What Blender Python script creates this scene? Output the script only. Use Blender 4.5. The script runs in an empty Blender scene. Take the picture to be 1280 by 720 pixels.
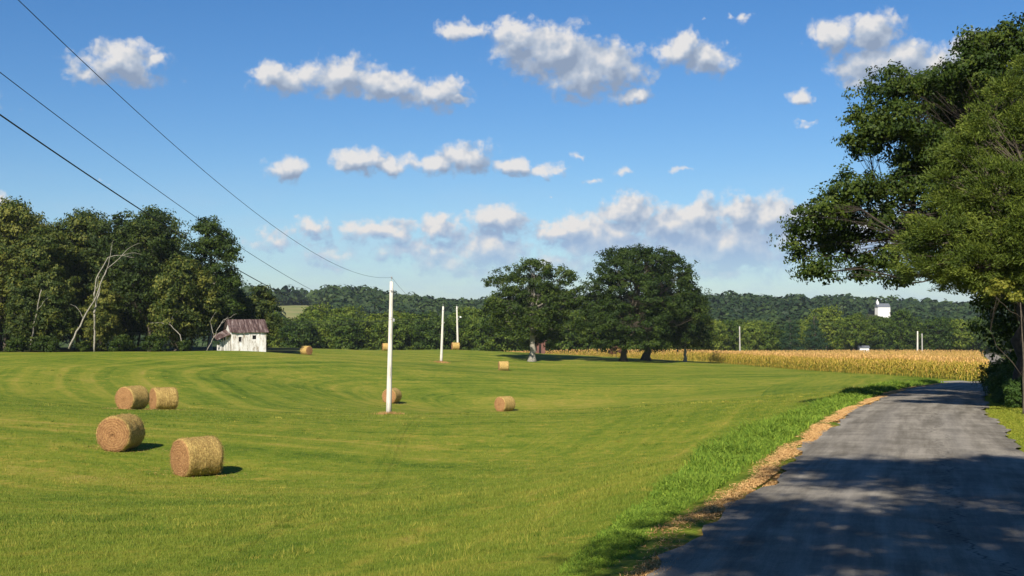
import bpy, math, random
import numpy as np
R = math.radians
F = 1545.0; PITCH = math.atan(25.0 / F)
C = bpy.context.scene.collection
scene = bpy.context.scene

# ------------------------------------------------------------------ camera, sky, sun, exposure
cam_d = bpy.data.cameras.new('camera'); cam = bpy.data.objects.new('camera', cam_d); C.objects.link(cam)
cam_d.sensor_width = 36; cam_d.lens = 36 * F / 1280; cam_d.clip_end = 9000; cam_d.clip_start = 0.1
cam.location = (0, 0, 0); cam.rotation_euler = (math.pi / 2 + PITCH, 0, 0)
scene.camera = cam
SUN_EL = R(36); SUN_AZ = R(17)            # the sun stands behind the camera, 17 degrees to its left
sun_d = bpy.data.lights.new('sun', 'SUN'); sun = bpy.data.objects.new('sun', sun_d); C.objects.link(sun)
sun_d.energy = 4.8; sun_d.angle = R(0.6); sun_d.color = (1.0, 0.93, 0.80)
sun.rotation_euler = (math.pi / 2 - SUN_EL, 0, -SUN_AZ)
scene.view_settings.view_transform = 'Standard'; scene.view_settings.look = 'None'
scene.view_settings.exposure = 0.68; scene.view_settings.gamma = 1.0
SKY_STRENGTH = 0.051
scene.cycles.max_bounces = 6; scene.cycles.diffuse_bounces = 3; scene.cycles.transmission_bounces = 3
scene.cycles.transparent_max_bounces = 4; scene.cycles.volume_bounces = 1; scene.cycles.use_denoising = True
scene.cycles.glossy_bounces = 2

def raydir(px, py):
    u = (px - 640) / F; v = -(py - 360) / F
    return np.array([u, math.cos(PITCH) - math.sin(PITCH) * v, math.sin(PITCH) + math.cos(PITCH) * v])
def P(px, py, d):
    r = raydir(px, py); return r / r[1] * d

# ------------------------------------------------------------------ node helpers
class NT:
    def __init__(s, tree): s.t = tree; s.n = tree.nodes; s.l = tree.links
    def new(s, typ, **kw):
        n = s.n.new(typ)
        for k, v in kw.items(): setattr(n, k, v)
        return n
    def link(s, a, b): s.l.new(a, b)
    def put(s, sock, v):
        if isinstance(v, bpy.types.NodeSocket): s.l.new(v, sock)
        else: sock.default_value = v
    def math(s, op, a, b=0.0, c=None, clamp=False):
        n = s.n.new('ShaderNodeMath'); n.operation = op; n.use_clamp = clamp
        s.put(n.inputs[0], a)
        if op not in ('SQRT', 'ABSOLUTE', 'SINE', 'COSINE', 'ARCSINE', 'FRACT', 'FLOOR'): s.put(n.inputs[1], b)
        if c is not None: s.put(n.inputs[2], c)
        return n.outputs[0]
    def vmath(s, op, a, b=None, scale=None):
        n = s.n.new('ShaderNodeVectorMath'); n.operation = op; s.put(n.inputs[0], a)
        if b is not None: s.put(n.inputs[1], b)
        if scale is not None: s.put(n.inputs['Scale'], scale)
        return n.outputs['Value'] if op in ('LENGTH', 'DOT_PRODUCT', 'DISTANCE') else n.outputs[0]
    def noise(s, vec, scale, detail=3, rough=0.55, dim='3D', w=None, out='Fac', dist=0.0):
        n = s.n.new('ShaderNodeTexNoise'); n.noise_dimensions = dim
        if vec is not None and dim != '1D': s.put(n.inputs['Vector'], vec)
        if w is not None: s.put(n.inputs['W'], w)
        n.inputs['Scale'].default_value = scale; n.inputs['Detail'].default_value = detail
        n.inputs['Roughness'].default_value = rough; n.inputs['Distortion'].default_value = dist
        return n.outputs[out]
    def ramp(s, fac, stops, interp='LINEAR'):
        n = s.n.new('ShaderNodeValToRGB'); n.color_ramp.interpolation = interp; s.put(n.inputs[0], fac)
        e = n.color_ramp.elements
        while len(e) < len(stops): e.new(0.5)
        for el, (p, c) in zip(e, stops):
            el.position = p; el.color = (c[0], c[1], c[2], 1) if hasattr(c, '__len__') else (c, c, c, 1)
        return n.outputs[0]
    def mix(s, fac, a, b, mode='MIX'):
        n = s.n.new('ShaderNodeMix'); n.data_type = 'RGBA'; n.blend_type = mode
        s.put(n.inputs[0], fac)
        for i, v in ((6, a), (7, b)):
            if isinstance(v, (tuple, list)): v = (v[0], v[1], v[2], 1)
            s.put(n.inputs[i], v)
        return n.outputs[2]
    def maprange(s, v, a, b, c=0.0, d=1.0, smooth=False):
        n = s.n.new('ShaderNodeMapRange'); n.interpolation_type = 'SMOOTHSTEP' if smooth else 'LINEAR'
        s.put(n.inputs[0], v)
        for i, q in enumerate((a, b, c, d)): n.inputs[i + 1].default_value = q
        return n.outputs[0]

# ------------------------------------------------------------------ world: Nishita sky + procedural cumulus
world = bpy.data.worlds.new('World'); scene.world = world; world.use_nodes = True
world.node_tree.nodes.clear(); w = NT(world.node_tree)
CLOUDS = [  # x, y, half width, half height (in 1/1545 radian), weight
 (150,80,56,25,1),(105,92,38,15,.7),(195,76,22,15,.8),
 (350,98,38,20,1),(425,96,55,25,1),(480,106,48,19,1),(540,116,52,21,.95),(572,126,22,10,.8),
 (583,38,44,14,.9),(648,48,32,24,1),(690,64,62,32,1.1),(740,88,62,34,1.1),(795,120,30,15,.8),
 (852,62,30,20,1),(885,74,36,22,.95),(930,24,24,17,.55),(877,24,12,9,.4),(915,20,16,10,.45),
 (1045,48,34,26,.9),(1085,42,40,26,1),(1110,78,62,28,1),(1180,80,50,24,1),(1240,70,60,30,.9),(1078,104,44,16,.8),
 (1001,123,20,12,.8),(1008,154,24,8,.55),(357,210,32,16,.95),(450,202,36,17,1),(485,207,30,14,.9),
 (540,205,34,17,.95),(585,198,36,24,1),(640,208,30,13,.95),(682,216,34,13,.9),(724,194,20,9,.5),(745,225,28,9,.55),
 (780,213,22,12,.5),(850,213,24,8,.45),(132,226,22,8,.3),(690,243,12,6,.4),(0,250,18,12,.9),(270,215,16,6,.2),
 (395,285,24,17,.8),(345,302,50,24,.65),(415,318,70,28,.6),(475,288,58,20,.9),(548,284,30,19,1),(520,312,80,26,.75),
 (620,276,40,20,1.05),(610,312,70,38,.9),(560,328,70,28,.75),
 (690,292,36,20,.9),(725,288,40,22,.9),(785,266,34,24,1.05),(760,300,80,34,1),(835,284,50,30,1),(880,270,38,24,1.05),
 (925,268,26,24,1.05),(965,272,40,26,1.05),(900,305,120,44,1),(1010,290,70,36,1),(820,330,120,26,.5),
 (690,328,150,26,.75),(900,340,140,24,.6),(590,342,90,18,.6),(420,335,60,14,.5),(1100,300,90,45,.9),(1240,290,100,60,.8),(60,330,120,26,.3),(-120,290,120,40,.7),(-60,120,60,30,.8),(1400,160,90,40,.9),(1480,300,140,60,.9)]
g = bpy.data.node_groups.new('cloud_field', 'ShaderNodeTree'); G = NT(g)
g.interface.new_socket('P', in_out='INPUT', socket_type='NodeSocketVector'); g.interface.new_socket('D', in_out='OUTPUT', socket_type='NodeSocketFloat')
gi = g.nodes.new('NodeGroupInput'); go = g.nodes.new('NodeGroupOutput'); gp = gi.outputs[0]
warp = G.noise(gp, 0.030, 3, 0.6, dim='2D', out='Color'); warp = G.vmath('SCALE', G.vmath('SUBTRACT', warp, (0.5, 0.5, 0.5)), scale=26.0)
warp = G.vmath('MULTIPLY', warp, (1.5, 1, 0)); q = G.vmath('ADD', gp, warp)
acc = None
for (cx, cy, rx, ry, wt) in CLOUDS:
    r = raydir(cx, cy); r = r / np.linalg.norm(r); az = math.atan2(r[0], r[1]) * F; el = math.asin(r[2]) * F
    dlt = G.vmath('MULTIPLY', G.vmath('SUBTRACT', q, (az, el, 0)), (1 / (rx * 1.28), 1 / (ry * 1.28), 0))
    v = G.math('MULTIPLY_ADD', G.vmath('LENGTH', dlt), -0.9, 0.9 * wt)
    acc = v if acc is None else G.math('SMOOTH_MAX', acc, v, 0.12)
n1 = G.noise(G.vmath('MULTIPLY', gp, (0.8, 1, 1)), 0.040, 6, 0.55, dim='2D')
vor = G.new('ShaderNodeTexVoronoi'); vor.feature = 'F1'; vor.voronoi_dimensions = '2D'; vor.inputs['Scale'].default_value = 0.085
vor.inputs['Detail'].default_value = 2.5; G.link(G.vmath('ADD', gp, G.vmath('SCALE', warp, scale=0.5)), vor.inputs['Vector'])
bil = G.math('SUBTRACT', 0.55, vor.outputs['Distance'])
d0 = G.math('ADD', acc, G.math('MULTIPLY', G.math('SUBTRACT', n1, 0.5), 0.85)); d0 = G.math('ADD', d0, G.math('MULTIPLY', bil, 0.20))
G.link(d0, go.inputs[0]); g.interface.new_socket('S', in_out='OUTPUT', socket_type='NodeSocketFloat')
nl = G.noise(gp, 0.045, 2, 0.5, dim='2D'); G.link(G.math('ADD', acc, G.math('ADD', G.math('MULTIPLY', nl, .55), G.math('MULTIPLY', n1, .22))), go.inputs[1])
tc = w.new('ShaderNodeTexCoord'); sep = w.new('ShaderNodeSeparateXYZ'); w.link(tc.outputs['Generated'], sep.inputs[0])
az = w.math('MULTIPLY', w.math('ARCTAN2', sep.outputs[0], sep.outputs[1]), F); el = w.math('MULTIPLY', w.math('ARCSINE', sep.outputs[2]), F)
cmb = w.new('ShaderNodeCombineXYZ'); w.link(az, cmb.inputs[0]); w.link(el, cmb.inputs[1])
def field(vec):
    n = w.new('ShaderNodeGroup'); n.node_tree = g; w.link(vec, n.inputs[0]); return n.outputs
fA = field(cmb.outputs[0]); fB = field(w.vmath('ADD', cmb.outputs[0], (-6, 14, 0))); dA = fA[0]
alpha = w.maprange(dA, 0.0, 0.50, 0, 1, True)
lit = w.maprange(w.math('SUBTRACT', fA[1], fB[1]), -0.34, 0.50, 0, 1, False)
thick = w.maprange(dA, 0.15, 0.9, 0, 1)
lit = w.math('SUBTRACT', lit, w.math('MULTIPLY', thick, 0.10), clamp=True)
lowf = w.maprange(el, 60, 150, 1, 0, True)       # near the horizon the clouds are seen through more air
ccol = w.ramp(lit, [(0.12, (3.4, 4.3, 5.9)), (0.5, (5.7, 6.5, 7.8)), (0.85, (9.8, 9.6, 9.5))])
for nd in world.node_tree.nodes:
    pass
veil = w.math('MULTIPLY', w.maprange(el, 40, 190, 1, 0, True), w.maprange(w.noise(w.vmath('MULTIPLY', cmb.outputs[0], (.35, 1, 1)), .02, 5, .6, dim='2D'), .35, .75, 0, .35, True))
low_col = w.ramp(lit, [(0.12, (4.0, 5.6, 8.2)), (0.5, (6.0, 7.1, 8.8)), (0.82, (10.0, 9.5, 9.1))])
ccol = w.mix(lowf, ccol, low_col)
sky = w.new('ShaderNodeTexSky'); sky.sky_type = 'NISHITA'; sky.sun_disc = False
sky.sun_elevation = SUN_EL; sky.sun_rotation = math.pi + SUN_AZ
sky.altitude = 200; sky.air_density = 1.0; sky.dust_density = 0.15; sky.ozone_density = 3.5
skc = w.new('ShaderNodeHueSaturation'); skc.inputs['Saturation'].default_value = 1.25; skc.inputs['Value'].default_value = 1.0
w.link(sky.outputs[0], skc.inputs['Color'])
fade = w.math('MULTIPLY', alpha, w.maprange(el, 5, 95, 0.25, 0.97, True))
skc2 = w.mix(veil, skc.outputs[0], (6.2, 6.9, 7.4)); skt = w.mix(1.0, skc2, w.mix(w.maprange(el, -20, 170, 1, 0, True), (0.93, 1.04, 1.22), (0.80, 0.99, 1.27)), 'MULTIPLY')
col = w.mix(fade, skt, ccol)
bg = w.new('ShaderNodeBackground'); w.link(col, bg.inputs[0]); bg.inputs[1].default_value = SKY_STRENGTH
wo = w.new('ShaderNodeOutputWorld'); w.link(bg.outputs[0], wo.inputs[0])

# ------------------------------------------------------------------ mesh helpers
def build_mesh(name, verts, quads=None, tris=None, mat=None, attrs=None, smooth=False):
    verts = np.asarray(verts, dtype=np.float32).reshape(-1, 3)
    q = np.zeros((0, 4), np.int32) if quads is None or len(quads) == 0 else np.asarray(quads, np.int32)
    t = np.zeros((0, 3), np.int32) if tris is None or len(tris) == 0 else np.asarray(tris, np.int32)
    me = bpy.data.meshes.new(name); me.vertices.add(len(verts)); me.vertices.foreach_set('co', verts.ravel())
    loops = np.concatenate([q.ravel(), t.ravel()]); me.loops.add(len(loops)); me.loops.foreach_set('vertex_index', loops)
    nf = len(q) + len(t); me.polygons.add(nf)
    starts = np.concatenate([np.arange(len(q)) * 4, len(q) * 4 + np.arange(len(t)) * 3]).astype(np.int32)
    me.polygons.foreach_set('loop_start', starts)
    me.polygons.foreach_set('use_smooth', np.full(nf, bool(smooth)))
    me.update(calc_edges=True)
    if attrs:
        for k, (dom, arr) in attrs.items():
            a = me.attributes.new(k, 'FLOAT', dom); a.data.foreach_set('value', np.asarray(arr, np.float32))
    if mat: me.materials.append(mat)
    return me
def link(me, name, parent=None, loc=(0, 0, 0)):
    o = bpy.data.objects.new(name, me); C.objects.link(o); o.location = loc
    if parent: o.parent = parent
    return o
def tag(o, label=None, cat=None, group=None, kind=None):
    if label: o['label'] = label
    if cat: o['category'] = cat
    if group: o['group'] = group
    if kind: o['kind'] = kind
    return o
def empty(name, loc, rz=0.0, s=1.0):
    o = bpy.data.objects.new(name, None); C.objects.link(o); o.location = loc; o.rotation_euler = (0, 0, rz)
    o.scale = (s, s, s); o.empty_display_size = 0.3; return o
def copy_tree(o, parent=None):
    c = o.copy(); C.objects.link(c); c.parent = parent
    for ch in list(o.children): copy_tree(ch, c)
    return c
class MB:
    def __init__(s): s.v = []; s.q = []; s.t = []; s.n = 0
    def add(s, v, q=None, t=None):
        v = np.asarray(v, float).reshape(-1, 3)
        if q is not None and len(q): s.q.append(np.asarray(q) + s.n)
        if t is not None and len(t): s.t.append(np.asarray(t) + s.n)
        s.v.append(v); s.n += len(v)
    def box(s, c, sz, rz=0.0):
        x, y, z = [k / 2 for k in sz]
        v = np.array([(a * x, b * y, e * z) for e in (-1, 1) for b in (-1, 1) for a in (-1, 1)])
        cr, sr = math.cos(rz), math.sin(rz); v = np.stack([v[:, 0] * cr - v[:, 1] * sr, v[:, 0] * sr + v[:, 1] * cr, v[:, 2]], 1) + np.array(c)
        s.add(v, [(0, 2, 3, 1), (4, 5, 7, 6), (0, 1, 5, 4), (2, 6, 7, 3), (0, 4, 6, 2), (1, 3, 7, 5)])
    def slab(s, p, thick):    # quad p (4 points) given thickness along its normal
        p = np.asarray(p, float); n = np.cross(p[1] - p[0], p[3] - p[0]); n = n / np.linalg.norm(n) * thick
        s.add(np.concatenate([p, p + n]), [(3, 2, 1, 0), (4, 5, 6, 7), (0, 1, 5, 4), (1, 2, 6, 5), (2, 3, 7, 6), (3, 0, 4, 7)])
    def tube(s, pts, rad, n=6, cap=True):
        pts = np.asarray(pts, float); m = len(pts); rad = np.broadcast_to(rad, m)
        d = np.gradient(pts, axis=0); d /= np.linalg.norm(d, axis=1)[:, None] + 1e-9
        ref = np.array([0, 0, 1.0]) if abs(d[0][2]) < 0.9 else np.array([1.0, 0, 0])
        a = np.cross(d, ref); a /= np.linalg.norm(a, axis=1)[:, None] + 1e-9; b = np.cross(d, a)
        th = np.arange(n) * 2 * math.pi / n
        ring = pts[:, None] + rad[:, None, None] * (a[:, None] * np.cos(th)[None, :, None] + b[:, None] * np.sin(th)[None, :, None])
        v = ring.reshape(-1, 3); i = np.arange(m - 1)[:, None] * n; k = np.arange(n)[None]; k2 = (k + 1) % n
        q = np.stack([i + k, i + k2, i + n + k2, i + n + k], -1).reshape(-1, 4)
        t = None
        if cap:
            v = np.concatenate([v, pts[:1], pts[-1:]]); c0 = m * n; kk = np.arange(n); k2 = (kk + 1) % n
            t = np.concatenate([np.stack([k2, kk, np.full(n, c0)], 1), np.stack([(m - 1) * n + kk, (m - 1) * n + k2, np.full(n, c0 + 1)], 1)])
        s.add(v, q, t)
    def mesh(s, name, mat, smooth=False, attrs=None):
        return build_mesh(name, np.concatenate(s.v), np.concatenate(s.q) if s.q else None, np.concatenate(s.t) if s.t else None, mat, attrs, smooth)
    def build(s, name, mat, parent=None, smooth=False, loc=(0, 0, 0)): return link(s.mesh(name, mat, smooth), name, parent, loc)

# ------------------------------------------------------------------ terrain
ROAD = np.array([(-60, -16, -0.6), (-20, -5.6, -1.45), (0, .0, -2.15), (12, 4.0, -2.60), (16, 5.15, -2.755), (20, 6.5, -2.905), (28, 9.15, -3.20), (45, 14.8, -3.83), (59, 20.0, -4.40), (80, 28.5, -5.22), (100, 38.5, -6.05),
                 (116, 46.6, -6.9), (132, 54.3, -7.8), (160, 66.5, -9.25), (200, 82, -10.9), (250, 101, -12.6), (300, 119, -13.9), (375, 147, -15.7), (450, 174.5, -17.3), (520, 200, -19)], float)
def smooth_curve(pts, step):
    y = pts[:, 0]; yy = np.arange(y[0], y[-1], step)
    # cubic hermite with finite difference tangents
    out = []
    for c in (1, 2):
        v = pts[:, c]; m = np.gradient(v, y); k = np.clip(np.searchsorted(y, yy, 'right') - 1, 0, len(y) - 2)
        h = y[k + 1] - y[k]; t = (yy - y[k]) / h
        out.append((2*t**3-3*t**2+1)*v[k] + (t**3-2*t**2+t)*h*m[k] + (-2*t**3+3*t**2)*v[k+1] + (t**3-t**2)*h*m[k+1])
    return np.stack([out[0], yy, out[1]], 1)
RC = smooth_curve(ROAD, 1.0)
RW = 2.40
def road_info(x, y):
    """signed lateral distance to the road centre line (+ right) and road height there"""
    x = np.asarray(x, float); y = np.asarray(y, float)
    cx = np.interp(y, RC[:, 1], RC[:, 0]); sl = np.interp(y, RC[:, 1], np.gradient(RC[:, 0], RC[:, 1]))
    lat = (x - cx) / np.sqrt(1 + sl * sl); yc = y + lat * sl / np.sqrt(1 + sl * sl)
    cx = np.interp(yc, RC[:, 1], RC[:, 0]); 
    return lat, np.interp(yc, RC[:, 1], RC[:, 2])
ctrl = []
for px, py, d in [(0,720,16.5),(250,720,16.3),(450,720,15.8),(640,720,14.2),(760,720,12.6),(247,594,47),(152,561,51.5),(0,575,47),(-300,640,30),
                  (167,511,77),(205,511,89),(487,518,86),(490,503,122),(630,513,122),(629,463,193),(383,443.5,203),(484,438,245),(569,437,250),
                  (552,453,205),(665,452,225),(780,452,225),(870,452.5,250),(312,438.5,170),(0,440,172),(140,440,170),(-200,441,175),(250,439.5,176),
                  (330,436,215),(400,435.8,235),(620,440.5,262),(740,445,262),(1000,462,190),(1100,468,155),(900,560,50),(700,600,40),(450,600,45),(900,500,88),
                  (330,480,120),(0,500,86)]:
    ctrl.append(tuple(P(px, py, d)))
for (y, x, z) in ROAD[::1]:
    if y >= -20: ctrl.append((x, y, z)); 
    if y >= -20: ctrl.append((x + 9, y, z - 0.15))
for x, y, z in [(-40,-25,-2.2),(-120,-25,-3),(60,-25,-1.5),(-70,30,-4.6),(-150,60,-5.5),(60,30,-3.4),(110,80,-5.5),(180,170,-10),(300,300,-15),
                (-60,280,-10.5),(-20,300,-12.3),(10,300,-13),(60,300,-13.2),(-170,170,-6),(-250,300,-10),(-60,350,-15.5),(0,350,-15.5),(60,400,-16.3),(110,450,-17.5),(-100,450,-18),(0,450,-18),(260,450,-18)]:
    ctrl.append((x, y, z))
for y, z in [(600,-21.5),(800,-12),(1000,-8),(1300,-10),(1700,-9),(2200,-9),(2800,-7),(3800,-6)]:
    for k in (-0.6, -0.3, 0, 0.3, 0.6):
        zz = z
        if y == 1300 and k < 0: zz = z + 3
        ctrl.append((k * y, y, zz))
ctrl.append(tuple(P(1100, 394.0, 1000))); ctrl.append(tuple(P(370, 391, 850))); ctrl.append(tuple(P(370, 381.5, 960)))
ctrl = np.array(ctrl)
def uv_(x, y):
    s = np.maximum(y, -30) + 75.0
    return np.stack([x / s * 2.2, np.log(s) * 2.2], -1)
def tps(r2): return 0.5 * r2 * np.log(r2 + 1e-12)
cuv = uv_(ctrl[:, 0], ctrl[:, 1]); N = len(ctrl)
K = tps(((cuv[:, None] - cuv[None]) ** 2).sum(-1)) + np.eye(N) * 2e-4
Pm = np.concatenate([np.ones((N, 1)), cuv], 1); A = np.zeros((N + 3, N + 3)); A[:N, :N] = K; A[:N, N:] = Pm; A[N:, :N] = Pm.T
sol = np.linalg.solve(A, np.concatenate([ctrl[:, 2], np.zeros(3)]))
def base_z(x, y):
    x = np.asarray(x, float).ravel(); y = np.asarray(y, float).ravel(); out = np.empty(len(x))
    for i in range(0, len(x), 60000):
        u = uv_(x[i:i+60000], y[i:i+60000]); r2 = ((u[:, None] - cuv[None]) ** 2).sum(-1)
        out[i:i+60000] = tps(r2) @ sol[:N] + sol[N] + u @ sol[N+1:]
    return out
def ground_z(x, y):
    x = np.atleast_1d(np.asarray(x, float)); y = np.atleast_1d(np.asarray(y, float))
    z = base_z(x, y).reshape(x.shape); lat, rz = road_info(x, y)
    e = np.abs(lat) - RW; k = np.clip(1 - e / 5.0, 0, 1); k = k * k * (3 - 2 * k)
    k = k * (y < 515) * (y > -60)
    shoulder = rz - 0.03 - 0.05 * np.clip(e, 0, 1.5) - 0.06 * (e < 0.0)
    und = 0.05 * np.sin(x * 0.31 + 1.3 * np.sin(y * 0.13)) * np.sin(y * 0.23 + x * 0.11) * np.clip(e / 4, 0, 1)
    return z * (1 - k) + shoulder * k + und
def gz(x, y): return float(ground_z(x, y)[0])
def G3(px, d, py=440): x = (px - 640) / F * d; return np.array([x, d, gz(x, d)])

# ------------------------------------------------------------------ materials
def mat(name): 
    m = bpy.data.materials.new(name); m.use_nodes = True; m.node_tree.nodes.clear(); t = NT(m.node_tree)
    t.out = t.new('ShaderNodeOutputMaterial'); return m, t
def princ(t, color, rough=0.85, spec=0.25, bump=None, bstr=0.3, bdist=0.02):
    p = t.new('ShaderNodeBsdfPrincipled')
    if isinstance(color, (tuple, list)): color = (color[0], color[1], color[2], 1)
    t.put(p.inputs['Base Color'], color); t.put(p.inputs['Roughness'], rough)
    p.inputs['Specular IOR Level'].default_value = spec
    if bump is not None:
        b = t.new('ShaderNodeBump'); b.inputs['Strength'].default_value = bstr; b.inputs['Distance'].default_value = bdist
        t.link(bump, b.inputs['Height']); t.link(b.outputs[0], p.inputs['Normal'])
    return p
def simple(name, c, rough=0.8, var=0.25, scale=4.0, bump=0.0, spec=0.25):
    m, t = mat(name); g_ = t.new('ShaderNodeTexCoord').outputs['Object']
    n = t.noise(g_, scale, 5, 0.65); dark = tuple(k * (1 - var) for k in c); lite = tuple(min(1, k * (1 + var)) for k in c)
    col = t.ramp(n, [(0.3, dark), (0.7, lite)])
    p = princ(t, col, rough, spec, n if bump else None, bump, 0.03); t.link(p.outputs[0], t.out.inputs[0]); return m

# shared colour of the mown field as a function of the place in the field
fg = bpy.data.node_groups.new('field_colour', 'ShaderNodeTree'); f_ = NT(fg)
fg.interface.new_socket('P', in_out='INPUT', socket_type='NodeSocketVector'); fg.interface.new_socket('Color', in_out='OUTPUT', socket_type='NodeSocketColor')
fi = fg.nodes.new('NodeGroupInput'); fo = fg.nodes.new('NodeGroupOutput')
pp = f_.vmath('MULTIPLY', fi.outputs[0], (1, 1, 0))
A0 = (0.0, 128.0, 0); B0 = (52.0, 112.0, 0); BA = (B0[0]-A0[0], B0[1]-A0[1], 0); L2 = BA[0]**2 + BA[1]**2
pw = f_.vmath('ADD', pp, f_.vmath('SCALE', f_.vmath('SUBTRACT', f_.noise(pp, 0.02, 2, out='Color'), (.5, .5, .5)), scale=14.0))
pa = f_.vmath('SUBTRACT', pw, A0); h = f_.math('DIVIDE', f_.vmath('DOT_PRODUCT', pa, BA), L2, clamp=True)
dist = f_.vmath('LENGTH', f_.vmath('MULTIPLY', f_.vmath('SUBTRACT', pa, f_.vmath('SCALE', BA, scale=h)), (1.0, 0.8, 0)))
sx = f_.new('ShaderNodeSeparateXYZ'); f_.link(pw, sx.inputs[0])
D2 = f_.math('SUBTRACT', f_.math('MULTIPLY', f_.math('SUBTRACT', sx.outputs[0], 3.8), .947), f_.math('MULTIPLY', f_.math('SUBTRACT', sx.outputs[1], 12.0), .325))
swt = f_.maprange(D2, -17.5, -16.0, 0, 1, True); mxd = f_.new('ShaderNodeMix'); f_.put(mxd.inputs[0], swt); f_.put(mxd.inputs[2], dist); f_.put(mxd.inputs[3], f_.math('MULTIPLY', D2, 1.25)); dist = mxd.outputs[0]
s1 = f_.noise(None, 0.42, 3, 0.7, dim='1D', w=dist); s2 = f_.noise(None, 0.11, 1, 0.5, dim='1D', w=dist)
patch = f_.noise(pp, 0.06, 4, 0.6); fine = f_.noise(pp, 1.6, 5, 0.75); fine2 = f_.noise(pp, 7.0, 4, 0.75); mid = f_.noise(pp, 0.35, 4, 0.7)
v = f_.math('ADD', f_.math('MULTIPLY', s1, 0.57), f_.math('MULTIPLY', s2, 0.30)); v = f_.math('ADD', v, f_.math('MULTIPLY', patch, 0.45))
v = f_.math('ADD', v, f_.math('MULTIPLY', mid, 0.50)); v = f_.math('ADD', v, f_.math('MULTIPLY', fine, 0.60))
v = f_.math('SUBTRACT', v, 0.705)
c1 = f_.ramp(v, [(0.24, (0.046, 0.092, 0.010)), (0.40, (0.118, 0.172, 0.017)), (0.52, (0.180, 0.216, 0.024)), (0.64, (0.262, 0.252, 0.036)), (0.78, (0.36, 0.28, 0.07))])
tufty = f_.math('MULTIPLY', f_.maprange(f_.noise(pp, .9, 6, .8), .54, .62, 0, 1, True), f_.maprange(patch, .42, .58, .2, .9)); c1 = f_.mix(tufty, c1, (0.36, 0.28, 0.05))
c1 = f_.mix(f_.maprange(fine2, 0.35, 0.65, 0, 0.5), c1, f_.mix(1.0, c1, (0.45, 0.5, 0.4), 'MULTIPLY'))
f_.link(c1, fo.inputs[0])
def field_col(t):
    geo = t.new('ShaderNodeNewGeometry'); n = t.new('ShaderNodeGroup'); n.node_tree = fg; t.link(geo.outputs['Position'], n.inputs[0])
    return n.outputs[0], geo.outputs['Position']

m_ground, t = mat('ground_mat'); fc, pos = field_col(t)
at = t.new('ShaderNodeAttribute'); at.attribute_name = 'edge'; at2 = t.new('ShaderNodeAttribute'); at2.attribute_name = 'zone'
nz = t.noise(pos, 1.3, 4, 0.7); ed = t.math('ADD', at.outputs['Fac'], t.math('MULTIPLY', t.math('SUBTRACT', nz, 0.5), 2.2))
straw = t.ramp(t.noise(pos, 9.0, 5, 0.8), [(0.3, (0.13, 0.062, 0.022)), (0.5, (0.32, 0.175, 0.065)), (0.7, (0.48, 0.29, 0.12))])
cc = t.mix(t.maprange(ed, -0.25, 0.15, 1, 0, True), fc, straw)
litter = t.ramp(t.noise(pos, 0.5, 5, 0.7), [(0.35, (0.030, 0.030, 0.012)), (0.6, (0.060, 0.070, 0.020)), (0.8, (0.10, 0.09, 0.04))])
cc = t.mix(at2.outputs['Fac'], cc, litter)
at3 = t.new('ShaderNodeAttribute'); at3.attribute_name = 'clearing'
cc = t.mix(at3.outputs['Fac'], cc, t.ramp(t.noise(pos, 0.03, 5, 0.6), [(0.35, (0.13, 0.17, 0.05)), (0.7, (0.30, 0.25, 0.12))]))
bmp = t.noise(pos, 6.0, 4, 0.8)
p = princ(t, cc, 0.95, 0.05, bmp, 0.5, 0.08); t.link(p.outputs[0], t.out.inputs[0])

m_road, t = mat('asphalt'); geo = t.new('ShaderNodeNewGeometry'); pos = geo.outputs['Position']
uvn = t.new('ShaderNodeAttribute'); uvn.attribute_name = 'lat'; uvs = t.new('ShaderNodeAttribute'); uvs.attribute_name = 'along'
cb = t.new('ShaderNodeCombineXYZ'); t.link(uvn.outputs['Fac'], cb.inputs[0]); t.link(t.math('MULTIPLY', uvs.outputs['Fac'], 0.06), cb.inputs[1])
streak = t.noise(cb.outputs[0], 2.0, 5, 0.7); agg = t.noise(pos, 60, 3, 0.8); blot = t.noise(pos, 0.7, 5, 0.65)
vv = t.math('ADD', t.math('MULTIPLY', streak, 0.5), t.math('ADD', t.math('MULTIPLY', agg, 0.25), t.math('MULTIPLY', blot, 0.35)))
col = t.ramp(vv, [(0.40, (0.104, 0.092, 0.074)), (0.52, (0.185, 0.165, 0.134)), (0.64, (0.32, 0.287, 0.236))])
# pale wheel tracks and a centre patch of worn stone
trk = t.math('ABSOLUTE', t.math('SUBTRACT', t.math('ABSOLUTE', uvn.outputs['Fac']), 0.95)); trk = t.maprange(trk, 0.0, 0.5, 0.22, 0, True)
col = t.mix(trk, col, (0.24, 0.225, 0.205))
cw = t.math('ADD', uvn.outputs['Fac'], t.math('MULTIPLY', t.math('SUBTRACT', t.noise(None, 0.35, 5, 0.75, dim='1D', w=uvs.outputs['Fac']), 0.5), 1.6))
cr = t.maprange(t.math('ABSOLUTE', t.math('SUBTRACT', cw, 0.55)), 0.0, 0.028, 0.75, 0)
cr2 = t.noise(pos, 1.1, 6, 0.7); cr2 = t.maprange(t.math('ABSOLUTE', t.math('SUBTRACT', cr2, 0.5)), 0.0, 0.004, 0.5, 0)
col = t.mix(t.math('MAXIMUM', cr, cr2), col, (0.03, 0.03, 0.03))
p = princ(t, col, 0.95, 0.06, agg, 0.6, 0.012); t.link(p.outputs[0], t.out.inputs[0])

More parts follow.
